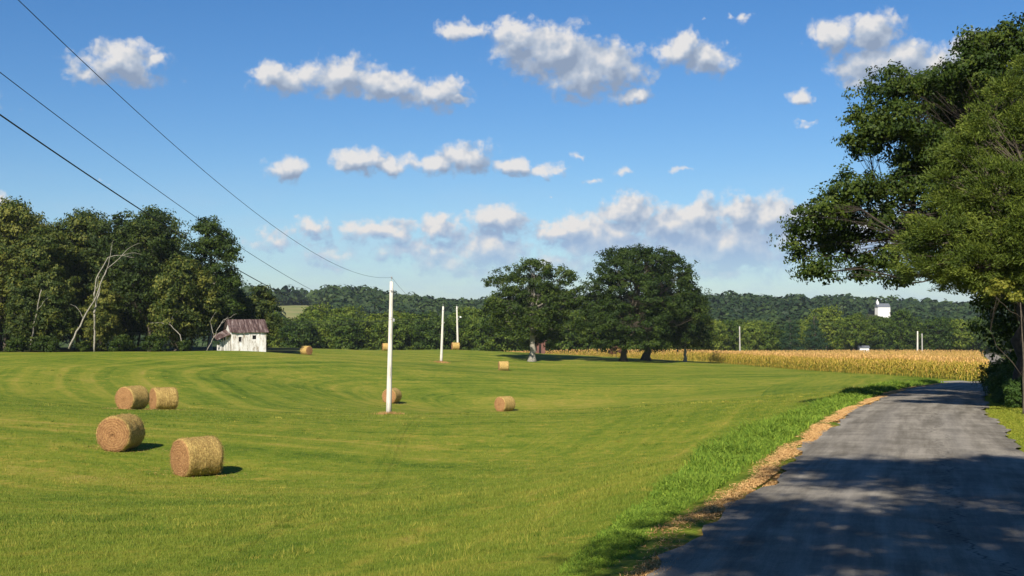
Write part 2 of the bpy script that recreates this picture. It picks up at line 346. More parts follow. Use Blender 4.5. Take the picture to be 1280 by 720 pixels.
def foliage(name, dark, mid_, lite, trans=0.3, objvar=0.10):
    m, t = mat(name); a = t.new('ShaderNodeAttribute'); a.attribute_name = 'tint'
    oi = t.new('ShaderNodeObjectInfo'); rnd = oi.outputs['Random']
    v = t.math('ADD', a.outputs['Fac'], t.math('MULTIPLY', t.math('SUBTRACT', rnd, 0.5), objvar * 2), clamp=True)
    c = t.ramp(v, [(0.0, dark), (0.5, mid_), (1.0, lite)])
    p = princ(t, c, 0.6, 0.2); tr = t.new('ShaderNodeBsdfTranslucent'); t.link(t.mix(1.0, c, (1.0, 1.0, 0.55), 'MULTIPLY'), tr.inputs[0])
    mx = t.new('ShaderNodeMixShader'); mx.inputs[0].default_value = trans; t.link(p.outputs[0], mx.inputs[1]); t.link(tr.outputs[0], mx.inputs[2])
    t.link(mx.outputs[0], t.out.inputs[0]); return m
m_oak = foliage('oak_leaves', (0.008, 0.022, 0.003), (0.032, 0.058, 0.006), (0.105, 0.135, 0.016))
m_wood = foliage('wood_leaves', (0.010, 0.025, 0.005), (0.050, 0.075, 0.011), (0.20, 0.195, 0.033), objvar=0.22)
m_band = foliage('hedge_tree_leaves', (0.013, 0.034, 0.005), (0.066, 0.108, 0.010), (0.20, 0.235, 0.026), objvar=0.32)
m_pine = foliage('conifer_needles', (0.008, 0.026, 0.010), (0.018, 0.046, 0.018), (0.040, 0.080, 0.026), objvar=0.1)
m_cedar = foliage('cedar_needles', (0.024, 0.046, 0.008), (0.082, 0.118, 0.015), (0.20, 0.235, 0.034))
m_yellow = foliage('yellow_leaves', (0.08, 0.11, 0.015), (0.20, 0.20, 0.025), (0.34, 0.30, 0.04))
m_bushg = foliage('shrub_leaves', (0.020, 0.048, 0.010), (0.055, 0.105, 0.018), (0.12, 0.19, 0.035), objvar=0.1)
m_redb = foliage('red_brown_leaves', (0.05, 0.025, 0.015), (0.13, 0.06, 0.04), (0.22, 0.11, 0.07))
m_farwood = foliage('far_wood_leaves', (0.009, 0.022, 0.008), (0.024, 0.046, 0.012), (0.060, 0.088, 0.020), trans=0.15)
m_bark = simple('bark', (0.085, 0.068, 0.05), 0.95, 0.5, 6, 0.6)
m_darkbark = simple('dark_bark', (0.045, 0.036, 0.028), 0.95, 0.5, 6, 0.6)
m_palebark = simple('pale_bark', (0.27, 0.245, 0.20), 0.9, 0.45, 5, 0.5)
m_polewood, t = mat('pale_pole_wood'); tco = t.new('ShaderNodeTexCoord').outputs['Object']
pn = t.noise(t.vmath('MULTIPLY', tco, (9, 9, .55)), 2.2, 6, .75); pz = t.noise(tco, .5, 3, .6); pv_ = t.math('ADD', t.math('MULTIPLY', pn, .7), t.math('MULTIPLY', pz, .3))
p = princ(t, t.ramp(pv_, [(.34, (.27, .235, .19)), (.46, (.56, .52, .45)), (.62, (.74, .70, .62))]), .85, .1, pn, .5, .02); t.link(p.outputs[0], t.out.inputs[0])
m_metal = simple('grey_metal', (0.28, 0.28, 0.29), 0.5, 0.15, 8)
m_wire = simple('dark_wire', (0.035, 0.035, 0.04), 0.6, 0.1, 3)
m_dark = simple('dark_opening', (0.012, 0.011, 0.010), 0.95, 0.3, 3)

def grassmat(name, base_mix, c_lo, c_hi, trans=0.35):
    m, t = mat(name); fc, pos = field_col(t); a = t.new('ShaderNodeAttribute'); a.attribute_name = 'tint'
    own = t.ramp(a.outputs['Fac'], [(0.0, c_lo), (1.0, c_hi)]); c = t.mix(base_mix, own, fc)
    p = princ(t, c, 0.65, 0.12); tr = t.new('ShaderNodeBsdfTranslucent'); t.link(c, tr.inputs[0])
    mx = t.new('ShaderNodeMixShader'); mx.inputs[0].default_value = trans; t.link(p.outputs[0], mx.inputs[1]); t.link(tr.outputs[0], mx.inputs[2])
    t.link(mx.outputs[0], t.out.inputs[0]); return m
m_blade = grassmat('field_blades', 0.62, (0.085, 0.19, 0.014), (0.55, 0.52, 0.11))
m_verge = grassmat('verge_blades', 0.0, (0.075, 0.16, 0.018), (0.34, 0.44, 0.055))
m_vergey = grassmat('yellow_verge_blades', 0.2, (0.16, 0.22, 0.02), (0.42, 0.40, 0.06))
m_strawbit, t = mat('dry_straw'); a = t.new('ShaderNodeAttribute'); a.attribute_name = 'tint'
p = princ(t, t.ramp(a.outputs['Fac'], [(0, (0.24, 0.115, 0.035)), (1, (0.60, 0.38, 0.16))]), 0.85, 0.1); t.link(p.outputs[0], t.out.inputs[0])

# ------------------------------------------------------------------ ground sheet
yr = [-45.0]
while yr[-1] < 4200:
    y = yr[-1]; step = 0.9 if y < 8 else max(0.22, 0.016 * y)
    if y > 500: step = 0.03 * y
    yr.append(y + step)
yr = np.array(yr); nx = 361; tt = np.linspace(-1, 1, nx); tt = np.sign(tt) * (0.75 * np.abs(tt) + 0.25 * np.abs(tt) ** 3)
half = 60 + 0.85 * np.maximum(yr, 0); cxs = np.clip(yr, 0, 90) * 0.1
X = cxs[:, None] + tt[None] * half[:, None]; Y = np.repeat(yr[:, None], nx, 1)
Z = ground_z(X.ravel(), Y.ravel()).reshape(X.shape)
lat, _ = road_info(X, Y)
idx = np.arange(X.size).reshape(X.shape); q = np.stack([idx[:-1, :-1], idx[:-1, 1:], idx[1:, 1:], idx[1:, :-1]], -1).reshape(-1, 4)
edge = np.where(Y < 515, np.abs(lat) - RW, 50.0)
edge = np.where(lat > 0, edge + 0.45, edge)
CLR = P(372, 387, 905)
def clearing_w(x, y): return np.clip(1.5 - np.sqrt(((x - CLR[0] + 0.17*(y-905)) / 17) ** 2 + ((y - 880) / 100) ** 2), 0, 0.5) * 2
def zone_w(x, y):
    a_ = (y > 292 + 6 * np.sin(x * 0.05)) * (x < 38) * (y < 5000) | (y > 425)
    b_ = (y > 173 + 3 * np.sin(x * 0.2)) * (x < -36 - (y - 173) * 0.02) * (y < 300)
    return np.clip((a_ | b_).astype(float), 0, 1)
me = build_mesh('ground', np.stack([X, Y, Z], -1).reshape(-1, 3), q, None, m_ground,
                {'edge': ('POINT', edge.ravel()), 'zone': ('POINT', zone_w(X, Y).ravel()), 'clearing': ('POINT', clearing_w(X, Y).ravel())}, True)
tag(link(me, 'ground'), kind='structure')

# ------------------------------------------------------------------ road ribbon
def ribbon(cl, half_w, nlat, mat_, name, dz=0.0, edge_noise=0.1, seed=1):
    rng = np.random.default_rng(seed); d = np.gradient(cl[:, :2], axis=0); d /= np.linalg.norm(d, axis=1)[:, None]
    nrm = np.stack([d[:, 1], -d[:, 0]], 1); s = np.concatenate([[0], np.cumsum(np.linalg.norm(np.diff(cl[:, :2], axis=0), axis=1))])
    l = np.linspace(-1, 1, nlat); m = len(cl)
    def wob(k): return sum(np.sin(s * f0 + k * 9 + f0) * a0 for f0, a0 in ((0.35, 1), (1.1, .6), (2.9, .45), (5.3, .3))) * edge_noise * 0.5
    wl, wr = half_w + wob(0), half_w + wob(1)
    latv = np.where(l[None] < 0, l[None] * wl[:, None], l[None] * wr[:, None])
    V = np.zeros((m, nlat, 3)); V[..., 0] = cl[:, 0:1] + nrm[:, 0:1] * latv; V[..., 1] = cl[:, 1:2] + nrm[:, 1:2] * latv
    V[..., 2] = cl[:, 2:3] + dz - 0.05 * (np.abs(l[None]) ** 2) 
    idx = np.arange(m * nlat).reshape(m, nlat); q = np.stack([idx[:-1, :-1], idx[:-1, 1:], idx[1:, 1:], idx[1:, :-1]], -1).reshape(-1, 4)
    me = build_mesh(name, V.reshape(-1, 3), q, None, mat_, {'lat': ('POINT', latv.ravel()), 'along': ('POINT', np.repeat(s[:, None], nlat, 1).ravel())}, True)
    return tag(link(me, name), kind='structure')
rc = smooth_curve(ROAD, 0.4); rc[:, 2] += 0.045
ribbon(rc, RW, 21, m_road, 'road', 0.0, 0.26)
# a small drive leaving the road to the left in front of the corn
dr = np.array([(x, y) for x, y in [(38.5, 105.5), (36.5, 105), (34.8, 104.6), (33, 104.3), (31.5, 104.3)]], float)
ti = np.linspace(0, 4, 50); dx = np.interp(ti, range(5), dr[:, 0]); dy = np.interp(ti, range(5), dr[:, 1]); dzv = ground_z(dx, dy) + 0.10
m_gravel = simple('gravel', (0.24, 0.22, 0.19), 0.9, 0.3, 3)
ribbon(np.stack([dx, dy, dzv], 1), 1.1, 7, m_gravel, 'driveway', 0.0, 0.15)

# ------------------------------------------------------------------ blades
def blades(name, x, y, h, wd, m, lean=0.35, seed=0, segs=1, tint=None, flat=False):
    rng = np.random.default_rng(seed); n = len(x); z = ground_z(x, y) - 0.01
    th = rng.uniform(0, 2 * math.pi, n); ax = np.stack([np.cos(th), np.sin(th), np.zeros(n)], 1)
    ph = rng.uniform(0, 2 * math.pi, n); ln = np.abs(rng.normal(0, lean, n)) * h
    base = np.stack([x, y, z], 1)
    off = np.stack([np.cos(ph) * ln, np.sin(ph) * ln, np.zeros(n)], 1)
    if tint is None: tint = rng.beta(2, 3, n)
    if flat:
        a_ = ax * (h / 2)[:, None]; b_ = np.stack([-np.sin(th), np.cos(th), np.zeros(n)], 1) * (wd / 2)[:, None]
        up = np.array([0, 0, 0.03]); tl = np.stack([np.zeros(n), np.zeros(n), rng.uniform(0, .03, n)], 1)
        V = np.stack([base - a_ + up, base + b_ + up, base + a_ + up + tl, base - b_ + up], 1).reshape(-1, 3)
        return build_mesh(name, V, np.arange(4 * n).reshape(n, 4), None, m, {'tint': ('FACE', tint)})
    if segs == 1:
        V = np.stack([base - ax * (wd / 2)[:, None], base + ax * (wd / 2)[:, None], base + off + np.stack([np.zeros(n), np.zeros(n), h], 1)], 1).reshape(-1, 3)
        return build_mesh(name, V, None, np.arange(3 * n).reshape(n, 3), m, {'tint': ('FACE', tint)})
    mid_ = base + off * 0.3 + np.stack([np.zeros(n), np.zeros(n), h * 0.62], 1); tip = base + off * 1.5 + np.stack([np.zeros(n), np.zeros(n), h * rng.uniform(0.75, 1.0, n)], 1)
    W = ax * (wd / 2)[:, None]
    V = np.stack([base - W, base + W, mid_ + W * 0.8, mid_ - W * 0.8, tip], 1).reshape(-1, 3); k = np.arange(n)[:, None] * 5
    return build_mesh(name, V, np.concatenate([k, k + 1, k + 2, k + 3], 1), np.concatenate([k + 3, k + 2, k + 4], 1), m, {'tint': ('FACE', np.concatenate([tint, tint]))})
rng = np.random.default_rng(5)
def fieldpts(n, d0, d1, p_=1.0, side=0.55):
    u = rng.random(n); d = d0 * (d1 / d0) ** (u ** p_); x = d * rng.uniform(-side, side + 0.02, n)
    lat, _ = road_info(x, d); k = lat < -(RW + 0.8); return x[k], d[k]
x, y = fieldpts(760000, 9.0, 115.0, 1.0); kp = rng.random(len(x)) < np.clip((118 - y) / 75, 0, 1); x = x[kp]; y = y[kp]
k_ = np.clip(y / 16, 0.7, 6)
tuft = 0.5 + 0.5 * np.sin(x * 1.7 + 2 * np.sin(y * 0.9)) * np.sin(y * 1.3 + 1.5 * np.sin(x * 1.1))
h = (0.022 + 0.040 * rng.random(len(x)) ** 2 + 0.030 * tuft * rng.random(len(x))) * np.clip(k_, 0.8, 1.3)
tag(link(blades('meadow_grass', x, y, h, 0.009 * k_, m_blade, 0.6, 1), 'meadow_grass'), 'short mown green grass covering the near hayfield', 'grass', kind='stuff')
# tall verge grass left of the road
n = 120000; u = rng.random(n); d = 9.5 * (98 / 9.5) ** u; lat = -(RW + 0.65 + np.abs(rng.beta(1.6, 2.2, n)) * np.interp(d, [9, 16, 25, 40, 100], [0.4, 0.8, 1.6, 2.3, 3.0]))
sl = np.interp(d, RC[:, 1], np.gradient(RC[:, 0], RC[:, 1])); nn = np.sqrt(1 + sl ** 2)
cx_ = np.interp(d, RC[:, 1], RC[:, 0]); x = cx_ + lat / nn; y = d - lat * sl / nn
dens = np.sin(y * 0.9 + x * 0.5) * 0.5 + np.sin(y * 0.37 + 2) * 0.5
vary = 0.72 + 0.38 * np.sin(x * 1.9 + 2.2 * np.sin(y * .8)) * np.sin(y * 1.3 + x)
tall = vary * np.interp(y, [9, 16, 22, 30, 100], [0.10, 0.15, 0.50, 0.68, 0.62]); core = np.clip(1.2 - np.abs(np.abs(lat) - RW - 1.9) / 1.7, 0.15, 1)
keep = rng.random(n) < np.clip(0.75 + 0.5 * dens, 0.2, 1) * np.clip(core + 0.1, 0, 1)
h = tall * core * rng.uniform(0.45, 1.15, n) * (0.75 + 0.25 * dens); k_ = np.clip(y / 18, 0.7, 4)
tag(link(blades('verge_grass', x[keep], y[keep], h[keep], (0.018 * k_)[keep], m_verge, 0.45, 2, segs=2), 'verge_grass'), 'tall bright green grass along the left edge of the road', 'grass', kind='stuff')
# straw litter on the left road edge
n = 60000; u = rng.random(n); d = 8.0 * (95 / 8.0) ** u; bell = rng.normal(0, 0.14, n)
wv = 0.35 * np.sin(d * 0.55) + 0.25 * np.sin(d * 1.37 + 1)
lat = -(RW + 0.22 + bell + wv * 0.35); sl = np.interp(d, RC[:, 1], np.gradient(RC[:, 0], RC[:, 1])); nn = np.sqrt(1 + sl ** 2)
x = np.interp(d, RC[:, 1], RC[:, 0]) + lat / nn; y = d - lat * sl / nn; k_ = np.clip(d / 20, 0.7, 4)
kp = rng.random(n) < np.clip(.42 + .8 * np.sin(d * .9 + 1.5 * np.sin(lat * 3)) * np.sin(d * .41 + 2) + .3 * (d > 22), .08, 1); x, y, k_, d = x[kp], y[kp], k_[kp], d[kp]; n = len(x)
me = blades('straw_litter', x, y, (0.09 * k_) * rng.uniform(0.5, 1.3, n), 0.016 * k_, m_strawbit, seed=3, flat=True, tint=rng.random(n))
tag(link(me, 'straw_litter'), 'loose orange brown straw strewn along the road edge', 'straw', kind='stuff')
# right verge
n = 90000; u = rng.random(n); d = 14 * (100 / 14) ** u; lat = RW - 0.15 + np.abs(rng.normal(0, 2.2, n)); sl = np.interp(d, RC[:, 1], np.gradient(RC[:, 0], RC[:, 1])); nn = np.sqrt(1 + sl ** 2)
x = np.interp(d, RC[:, 1], RC[:, 0]) + lat / nn; y = d - lat * sl / nn; k_ = np.clip(d / 18, 0.7, 4)
h = np.clip((lat - RW + 0.3) * 0.10, 0.03, 0.28) * rng.uniform(0.5, 1.2, n)
tag(link(blades('roadside_grass', x, y, h, 0.013 * k_, m_vergey, 0.5, 4, segs=2), 'roadside_grass'), 'yellow green grass on the right side of the road', 'grass', kind='stuff')

# coarse weed tufts scattered through the hayfield
rw = np.random.default_rng(44); nt = 2600; u = rw.random(nt); d = 13 * (125 / 13) ** u; tx = d * rw.uniform(-.52, .5, nt); lt, _ = road_info(tx, d)
mk = np.sin(tx * .21 + 1.5 * np.sin(d * .13)) * np.sin(d * .17 + tx * .06) + rw.normal(size=nt) * .5 > 0.1; kk = (lt < -(RW + 2.2)) & mk; tx, d = tx[kk], d[kk]; nt = len(tx)
per = 34; ti_ = np.repeat(np.arange(nt), per); k_ = np.clip(d / 18, .8, 4.5)[ti_]; rad = rw.uniform(.05, .28, nt)[ti_] * (1 + .15 * k_)
x = tx[ti_] + rw.normal(size=nt * per) * rad; y = d[ti_] + rw.normal(size=nt * per) * rad * .8; hh = rw.uniform(.05, .15, nt)[ti_] * rw.uniform(.4, 1.1, nt * per)
m_weed = grassmat('weed_blades', 0.15, (0.05, 0.12, 0.012), (0.50, 0.43, 0.08))
tn = np.clip(rw.beta(.7, 1.1, nt)[ti_] + rw.normal(size=nt * per) * .12, 0, 1)
tag(link(blades('field_weeds', x, y, hh, .011 * k_, m_weed, .6, 45, tint=tn), 'field_weeds'), 'coarse yellow and dark green weed tufts scattered through the hayfield', 'weeds', kind='stuff')

# ------------------------------------------------------------------ trees
def leaf_mesh(name, c, size, m, rng, aspect=0.55, outward=None, tint=None, up=0.4, nrm=None):
    n = len(c); a_ = rng.normal(size=(n, 3))
    if outward is not None: a_ = a_ * 0.7 + outward
    a_ /= np.linalg.norm(a_, axis=1)[:, None] + 1e-9
    r = rng.normal(size=(n, 3)); r[:, 2] *= (1 - up)
    if nrm is not None:
        w0 = nrm + r * 0.42; a_ = np.cross(w0, rng.normal(size=(n, 3))); a_ /= np.linalg.norm(a_, axis=1)[:, None] + 1e-9; r = w0
    b_ = np.cross(a_, r); b_ /= np.linalg.norm(b_, axis=1)[:, None] + 1e-9
    s = size * rng.uniform(0.6, 1.35, n)
    a_ = a_ * (s / 2)[:, None]; b_ = b_ * (s / 2 * aspect)[:, None]; sk = a_ * 0.25
    V = np.stack([c - a_, c + b_ - sk, c + a_, c - b_ - sk], 1).reshape(-1, 3)
    if tint is None: tint = rng.beta(2.2, 2.6, n)
    return build_mesh(name, V, np.arange(4 * n).reshape(n, 4), None, m, {'tint': ('FACE', tint)})
def limb(mb, a_, b_, r0, r1, rng, n=5, sag=0.12, sides=5):
    a_ = np.asarray(a_, float); b_ = np.asarray(b_, float); t = np.linspace(0, 1, n)[:, None]; L = np.linalg.norm(b_ - a_)
    pts = a_ * (1 - t) + b_ * t; bend = rng.normal(size=3) * L * sag; bend[2] = abs(bend[2]) * 0.5
    pts = pts + np.sin(t * math.pi) * bend; pts[1:-1] += rng.normal(size=(n - 2, 3)) * L * 0.025
    mb.tube(pts, np.linspace(r0, r1, n), sides); return pts
def tree_meshes(key, lobes, trunk, seed, leafm, barkm, nclump=160, rc=1.0, per=60, size=0.35, r0=0.35, aspect=0.55, spray=False, shell=0.72, flat=0.65, sides=7, inner=0.15, twig=True, tw_r=0.08, limb_r=0.30, limb_sag=0.12):
    """lobes: (x,y,z,rx,ry,rz) around the trunk base; trunk: list of points."""
    rng = np.random.default_rng(seed); lobes = np.array(lobes, float); vol = lobes[:, 3] * lobes[:, 4] * lobes[:, 5]; w_ = vol ** 0.667; w_ /= w_.sum()
    mb = MB(); tp = np.array(trunk, float); m = len(tp)
    rr = np.linspace(r0, r0 * 0.45, m); pts = []; rad = []
    for i in range(m - 1):
        for k in range(4): t = k / 4; pts.append(tp[i] * (1 - t) + tp[i + 1] * t); rad.append(rr[i] * (1 - t) + rr[i + 1] * t)
    pts.append(tp[-1]); rad.append(rr[-1]); pts = np.array(pts); rad = np.array(rad); rad[0] *= 1.7; rad[1] *= 1.15
    pts[2:-1, :2] += rng.normal(size=(len(pts) - 3, 2)) * r0 * 0.25; mb.tube(pts, rad, sides)
    cl = []; tw = []
    for li, L in enumerate(lobes):
        k = max(3, int(round(nclump * w_[li])))
        top = pts[max(1, int(len(pts) * rng.uniform(0.45, 0.98)) - 1)]
        if L[2] < top[2]: 
            j = np.argmin(np.abs(pts[:, 2] - (L[2] - 0.1 * L[5]))); top = pts[max(1, j)]
        lp = limb(mb, top, L[:3] - np.array([0, 0, L[5] * 0.2]), r0 * limb_r, r0 * limb_r * .3, rng, 7, limb_sag)
        for c in range(k):
            for _ in range(12):
                v = rng.normal(size=3); v /= np.linalg.norm(v)
                if v[2] < -0.35 and rng.random() < 0.55: continue
                rad_ = shell + (1 - shell) * rng.random() if rng.random() > inner else rng.uniform(0.2, 0.8)
                p_ = L[:3] + v * L[3:6] * rad_
                oth = (((p_ - lobes[:, :3]) / lobes[:, 3:6]) ** 2).sum(1); oth[li] = 9
                if oth.min() > 0.45 or rng.random() < 0.12: break
            cl.append(np.append(p_, v)); 
            if twig and rng.random() < 0.7: limb(mb, lp[rng.integers(3, 6)], p_, r0 * tw_r, r0 * 0.02, rng, 4, 0.10, 3)
    cl = np.array(cl); nc = len(cl); cs = rng.uniform(0.55, 1.35, nc) * rc
    ctint = rng.beta(2, 2.4, nc)
    npl = np.maximum(6, (per * (cs / rc) ** 2).astype(int)); ci = np.repeat(np.arange(nc), npl); n = len(ci)
    v = rng.normal(size=(n, 3)); v /= np.linalg.norm(v, axis=1)[:, None]; r = rng.random(n) ** 0.45
    # each clump is built of a few smaller sprays
    sub = rng.normal(size=(nc, 6, 3)) * 0.42; si = rng.integers(0, 6, n)
    off = v * r[:, None] * 0.62 + sub[ci, si]; off[:, 2] *= flat
    c = cl[ci, :3] + off * cs[ci][:, None]
    tint = np.clip(0.55 * ctint[ci] + 0.45 * rng.random(n), 0, 1)
    out = off / (np.linalg.norm(off, axis=1)[:, None] + 1e-6) if not spray else (cl[ci, 3:6] * 0.9 + off * 0.5 + np.array([0, 0, 0.25]))
    nv_ = off / (np.linalg.norm(off, axis=1)[:, None] + 1e-6) * 0.9 + cl[ci, 3:6] * 0.3 + np.array([0, 0, .25]); nv_ /= np.linalg.norm(nv_, axis=1)[:, None]
    lm = leaf_mesh(key + '_crown', c, size, leafm, rng, aspect, out * (0.5 if not spray else 1.3), tint, nrm=None if spray else nv_)
    return mb.mesh(key + '_trunk', barkm, True), lm
def place_tree(name, meshes, x, y, rz=0, s=1.0, sz=None, dz=-0.1, bark='trunk'):
    root = empty(name, (x, y, gz(x, y) + dz), rz); root.scale = (s, s, sz if sz else s)
    link(meshes[0], 'trunk', root); link(meshes[1], 'crown', root); return root
def generic(key, seed, W, H, z0, leafm, barkm=None, n=8, **kw):
    """a rounded broadleaf tree: crown W wide from z0 to H"""
    rng = np.random.default_rng(seed); lobes = []; ch = H - z0
    for i in range(n):
        a_ = i / n * 2 * math.pi * 1.618 * 2; t = (i + 0.5) / n; rr = W / 2 * math.sqrt(max(0.05, 1 - (2 * t * 0.95 - 0.85) ** 2)) * 0.62
        lobes.append((math.cos(a_) * rr, math.sin(a_) * rr, z0 + ch * (0.12 + 0.76 * t), W * rng.uniform(.22, .31), W * rng.uniform(.22, .31), ch * rng.uniform(.14, .22)))
    lobes.append((0, 0, z0 + ch * 0.55, W * 0.33, W * 0.33, ch * 0.40))
    return tree_meshes(key, lobes, [(0, 0, 0), (rng.normal() * .2, rng.normal() * .2, z0), (rng.normal() * .4, rng.normal() * .4, z0 + ch * 0.6)], seed, leafm, barkm or m_bark, **kw)
def conifer(key, seed, W, H, leafm, z0=0.5, per=45, nclump=150, size=0.4, **kw):
    rng = np.random.default_rng(seed); lobes = []
    for i in range(9):
        t = i / 8; rr = W / 2 * (1 - t) ** 0.8
        lobes.append((rng.normal() * .2, rng.normal() * .2, z0 + (H - z0) * (0.05 + 0.88 * t), max(.5, rr), max(.5, rr), (H - z0) * 0.09))
    return tree_meshes(key, lobes, [(0, 0, 0), (0, 0, H * .5), (0, 0, H * .9)], seed, leafm, m_bark, nclump=nclump, rc=W * .13, per=per, size=size, flat=0.5, aspect=0.35, **kw)

# ---- the lone oaks in the field
def px_lobes(base, d, items, depth=0.8):
    """lobes given as photo positions around a tree standing at base (d metres away), real sizes in metres"""
    out = []
    for it in items:
        px, py, rx, ry = it[:4]; dy = it[4] if len(it) > 4 else 0.0
        dep = it[5] if len(it) > 5 else depth
        c = P(px, py, d + dy); k = (d + dy) / F
        out.append((c[0] - base[0], dy, c[2] - base[2], rx * k, rx * k * dep, ry * k))
    return out
b = G3(665, 225)
lb = px_lobes(b, 225, [(630,350,22,16,0),(665,338,26,14,-1),(700,345,20,14,1),(640,378,34,20,-2),(690,378,34,20,2),(665,365,34,24,0),(655,405,36,14,-3),(698,408,28,13,2),(622,403,16,12,3),(664,388,44,34,0,.8),(716,372,12,14,0),(676,425,30,8,3),(612,385,10,10,0)])
oakL = tree_meshes('field_oak', lb, [(0, 0, 0), (.1, 0, 3), (-.3, 0, 7.5), (.2, 0, 12)], 11, m_oak, m_palebark, nclump=430, rc=1.15, per=125, size=0.36, r0=0.62, sides=9)
tag(place_tree('oak_tree', oakL, b[0], b[1]), 'smaller lone oak in the field with a pale trunk and thin crown', 'tree', 'oaks standing in the hayfield')
b = G3(779, 226)
lb = px_lobes(b, 226, [(800,330,38,22,0),(765,340,28,20,-2),(838,342,30,24,1),(780,320,26,12,2),(822,322,26,13,-1),(750,370,30,26,-2),(800,368,60,40,0,.8),(850,372,30,28,2),(748,402,28,22,-3),(790,405,50,26,-4),(835,405,36,26,3),(760,425,30,12,-2),(800,428,36,9,-4),(862,395,20,24,0)])
oakM = tree_meshes('broad_oak', lb, [(0, 0, 0), (.2, 0, 3), (1.6, 0, 8), (3, 0, 14)], 12, m_oak, m_bark, nclump=720, rc=1.15, per=135, size=0.36, r0=0.6, sides=9)
tag(place_tree('oak_tree', oakM, b[0], b[1]), 'largest broad domed oak in the middle of the hayfield', 'tree', 'oaks standing in the hayfield')
b = G3(807, 236)
lb = px_lobes(b, 236, [(815,380,34,30,0),(840,410,26,22,0),(800,415,24,16,1),(822,350,24,20,0)])
oakB = tree_meshes('hidden_oak', lb, [(0, 0, 0), (.2, 0, 4), (.6, 0, 9)], 13, m_oak, m_bark, nclump=200, rc=1.3, per=85, size=0.38, r0=0.75)
tag(place_tree('oak_tree', oakB, b[0], b[1]), 'oak with a thick dark trunk mostly hidden behind the broad domed oak', 'tree', 'oaks standing in the hayfield')
b = G3(856, 235)
lb = px_lobes(b, 235, [(866,395,22,22,0),(880,418,18,16,0),(855,420,22,14,-1),(868,378,14,16,0),(846,400,18,20,1)])
oakR = tree_meshes('edge_oak', lb, [(0, 0, 0), (.1, 0, 2), (.3, 0, 7)], 14, m_wood, m_palebark, nclump=190, rc=1.1, per=85, size=0.36, r0=0.33)
tag(place_tree('oak_tree', oakR, b[0], b[1]), 'slim pale trunked tree at the right end of the oak group', 'tree', 'oaks standing in the hayfield')
b = G3(770, 262)
rb = tree_meshes('red_shrub', px_lobes(b, 262, [(771,437,7,5,0),(766,440,5,4,0)]), [(0, 0, 0), (0, 0, .8), (0, 0, 1.6)], 15, m_redb, m_bark, nclump=40, rc=.4, per=40, size=.2, r0=.08)
tag(place_tree('shrub', rb, b[0], b[1]), 'small reddish brown shrub showing under the broad domed oak', 'shrub')

# ---- wood on the left
WV = [generic('wood_tree_a', 21, 9.5, 20.0, 2.0, m_wood, n=12, nclump=330, rc=1.25, per=75, size=0.42, r0=0.28),
      generic('wood_tree_b', 22, 8.5, 18.5, 1.5, m_wood, n=11, nclump=300, rc=1.15, per=75, size=0.42, r0=0.25),
      generic('wood_tree_c', 23, 10.5, 21.0, 4.0, m_wood, n=12, nclump=330, rc=1.4, per=75, size=0.42, r0=0.30),
      generic('wood_tree_d', 24, 7.0, 13.0, 0.6, m_wood, n=9, nclump=240, rc=1.05, per=70, size=0.42, r0=0.18)]
wood_grp = 'trees of the wood on the left'
front = [(-52,177,0,1.0,'tree of the wood standing just at the left border of the picture'),
         (8,180,2,1.03,'dark leafy tree at the far left of the wood front'),
         (52,176,1,.98,'brownish green tree in the wood beside the leaning pale trunk'),
         (70,174,3,.85,'low bushy tree at the wood edge left of the leaning pale dead tree'),
         (150,183,0,1.0,'bright topped tree of the wood behind the white branched dead tree'),
         (188,180,2,.95,'round dark topped tree right of the white branched dead tree'),
         (218,174,3,.95,'low olive green tree at the wood edge left of the white shed'),
         (238,178,3,1.0,'low dark bushy tree left behind the white shed'),
         (130,176,3,.75,'low grey green tree at the foot of the white branched dead tree'),
         (30,172,3,.7,'low dark bushy tree at the far left edge of the meadow')]
for i, (px, d, v, s, lab) in enumerate(front):
    q_ = G3(px, d); tag(place_tree('leafy_tree', WV[v], q_[0], q_[1], i * 1.37, s * 1.0), lab, 'tree', wood_grp)
rngw = np.random.default_rng(77)
for i in range(34):
    row = i % 3; px = -230 + (i // 3) * 46 + row * 14 + rngw.normal() * 6; d = 188 + row * 11 + rngw.normal() * 2
    if px > 205 - row * 6: continue
    q_ = G3(px, d); s = rngw.uniform(.92, 1.08)
    tag(place_tree('leafy_tree', WV[int(rngw.integers(0, 3))], q_[0], q_[1], rngw.uniform(0, 6), s), 'dark leafy tree deep inside the wood behind its front trees', 'tree', wood_grp)
for i in range(7):
    q_ = G3(-130 + i * 22 - 60, 178 + rngw.normal() * 3)
    tag(place_tree('leafy_tree', WV[i % 4], q_[0], q_[1], rngw.uniform(0, 6), 1.0), 'dark leafy tree deep inside the wood behind its front trees', 'tree', wood_grp)
# tall narrow dark crown at the right end of the wood
b = G3(262, 184)
lb = px_lobes(b, 184, [(258,285,17,12,0),(275,298,16,12,1),(262,310,22,14,-1),(288,320,12,12,0),(270,340,26,14,0),(288,350,13,10,0),(255,362,30,16,0),(275,385,30,14,-2),(240,335,16,16,0)])
tk = tree_meshes('end_oak', lb, [(0, 0, 0), (.2, 0, 4), (.1, 0, 10), (.3, 0, 15)], 31, m_oak, m_palebark, nclump=300, rc=1.05, per=80, size=.38, r0=.34, shell=.6)
tag(place_tree('oak_tree', tk, b[0], b[1]), 'tall dark crowned oak above the shed at the right end of the wood', 'tree', wood_grp)
for (px, d, v, s, lab) in [(300,196,3,.74,'low olive tree standing behind the roof of the white shed'),(326,212,3,.82,'round green tree just right of the white shed'),(282,206,3,.9,'bushy tree behind the left end of the white shed')]:
    q_ = G3(px, d); tag(place_tree('leafy_tree', WV[v], q_[0], q_[1], px, s), lab, 'tree', wood_grp)
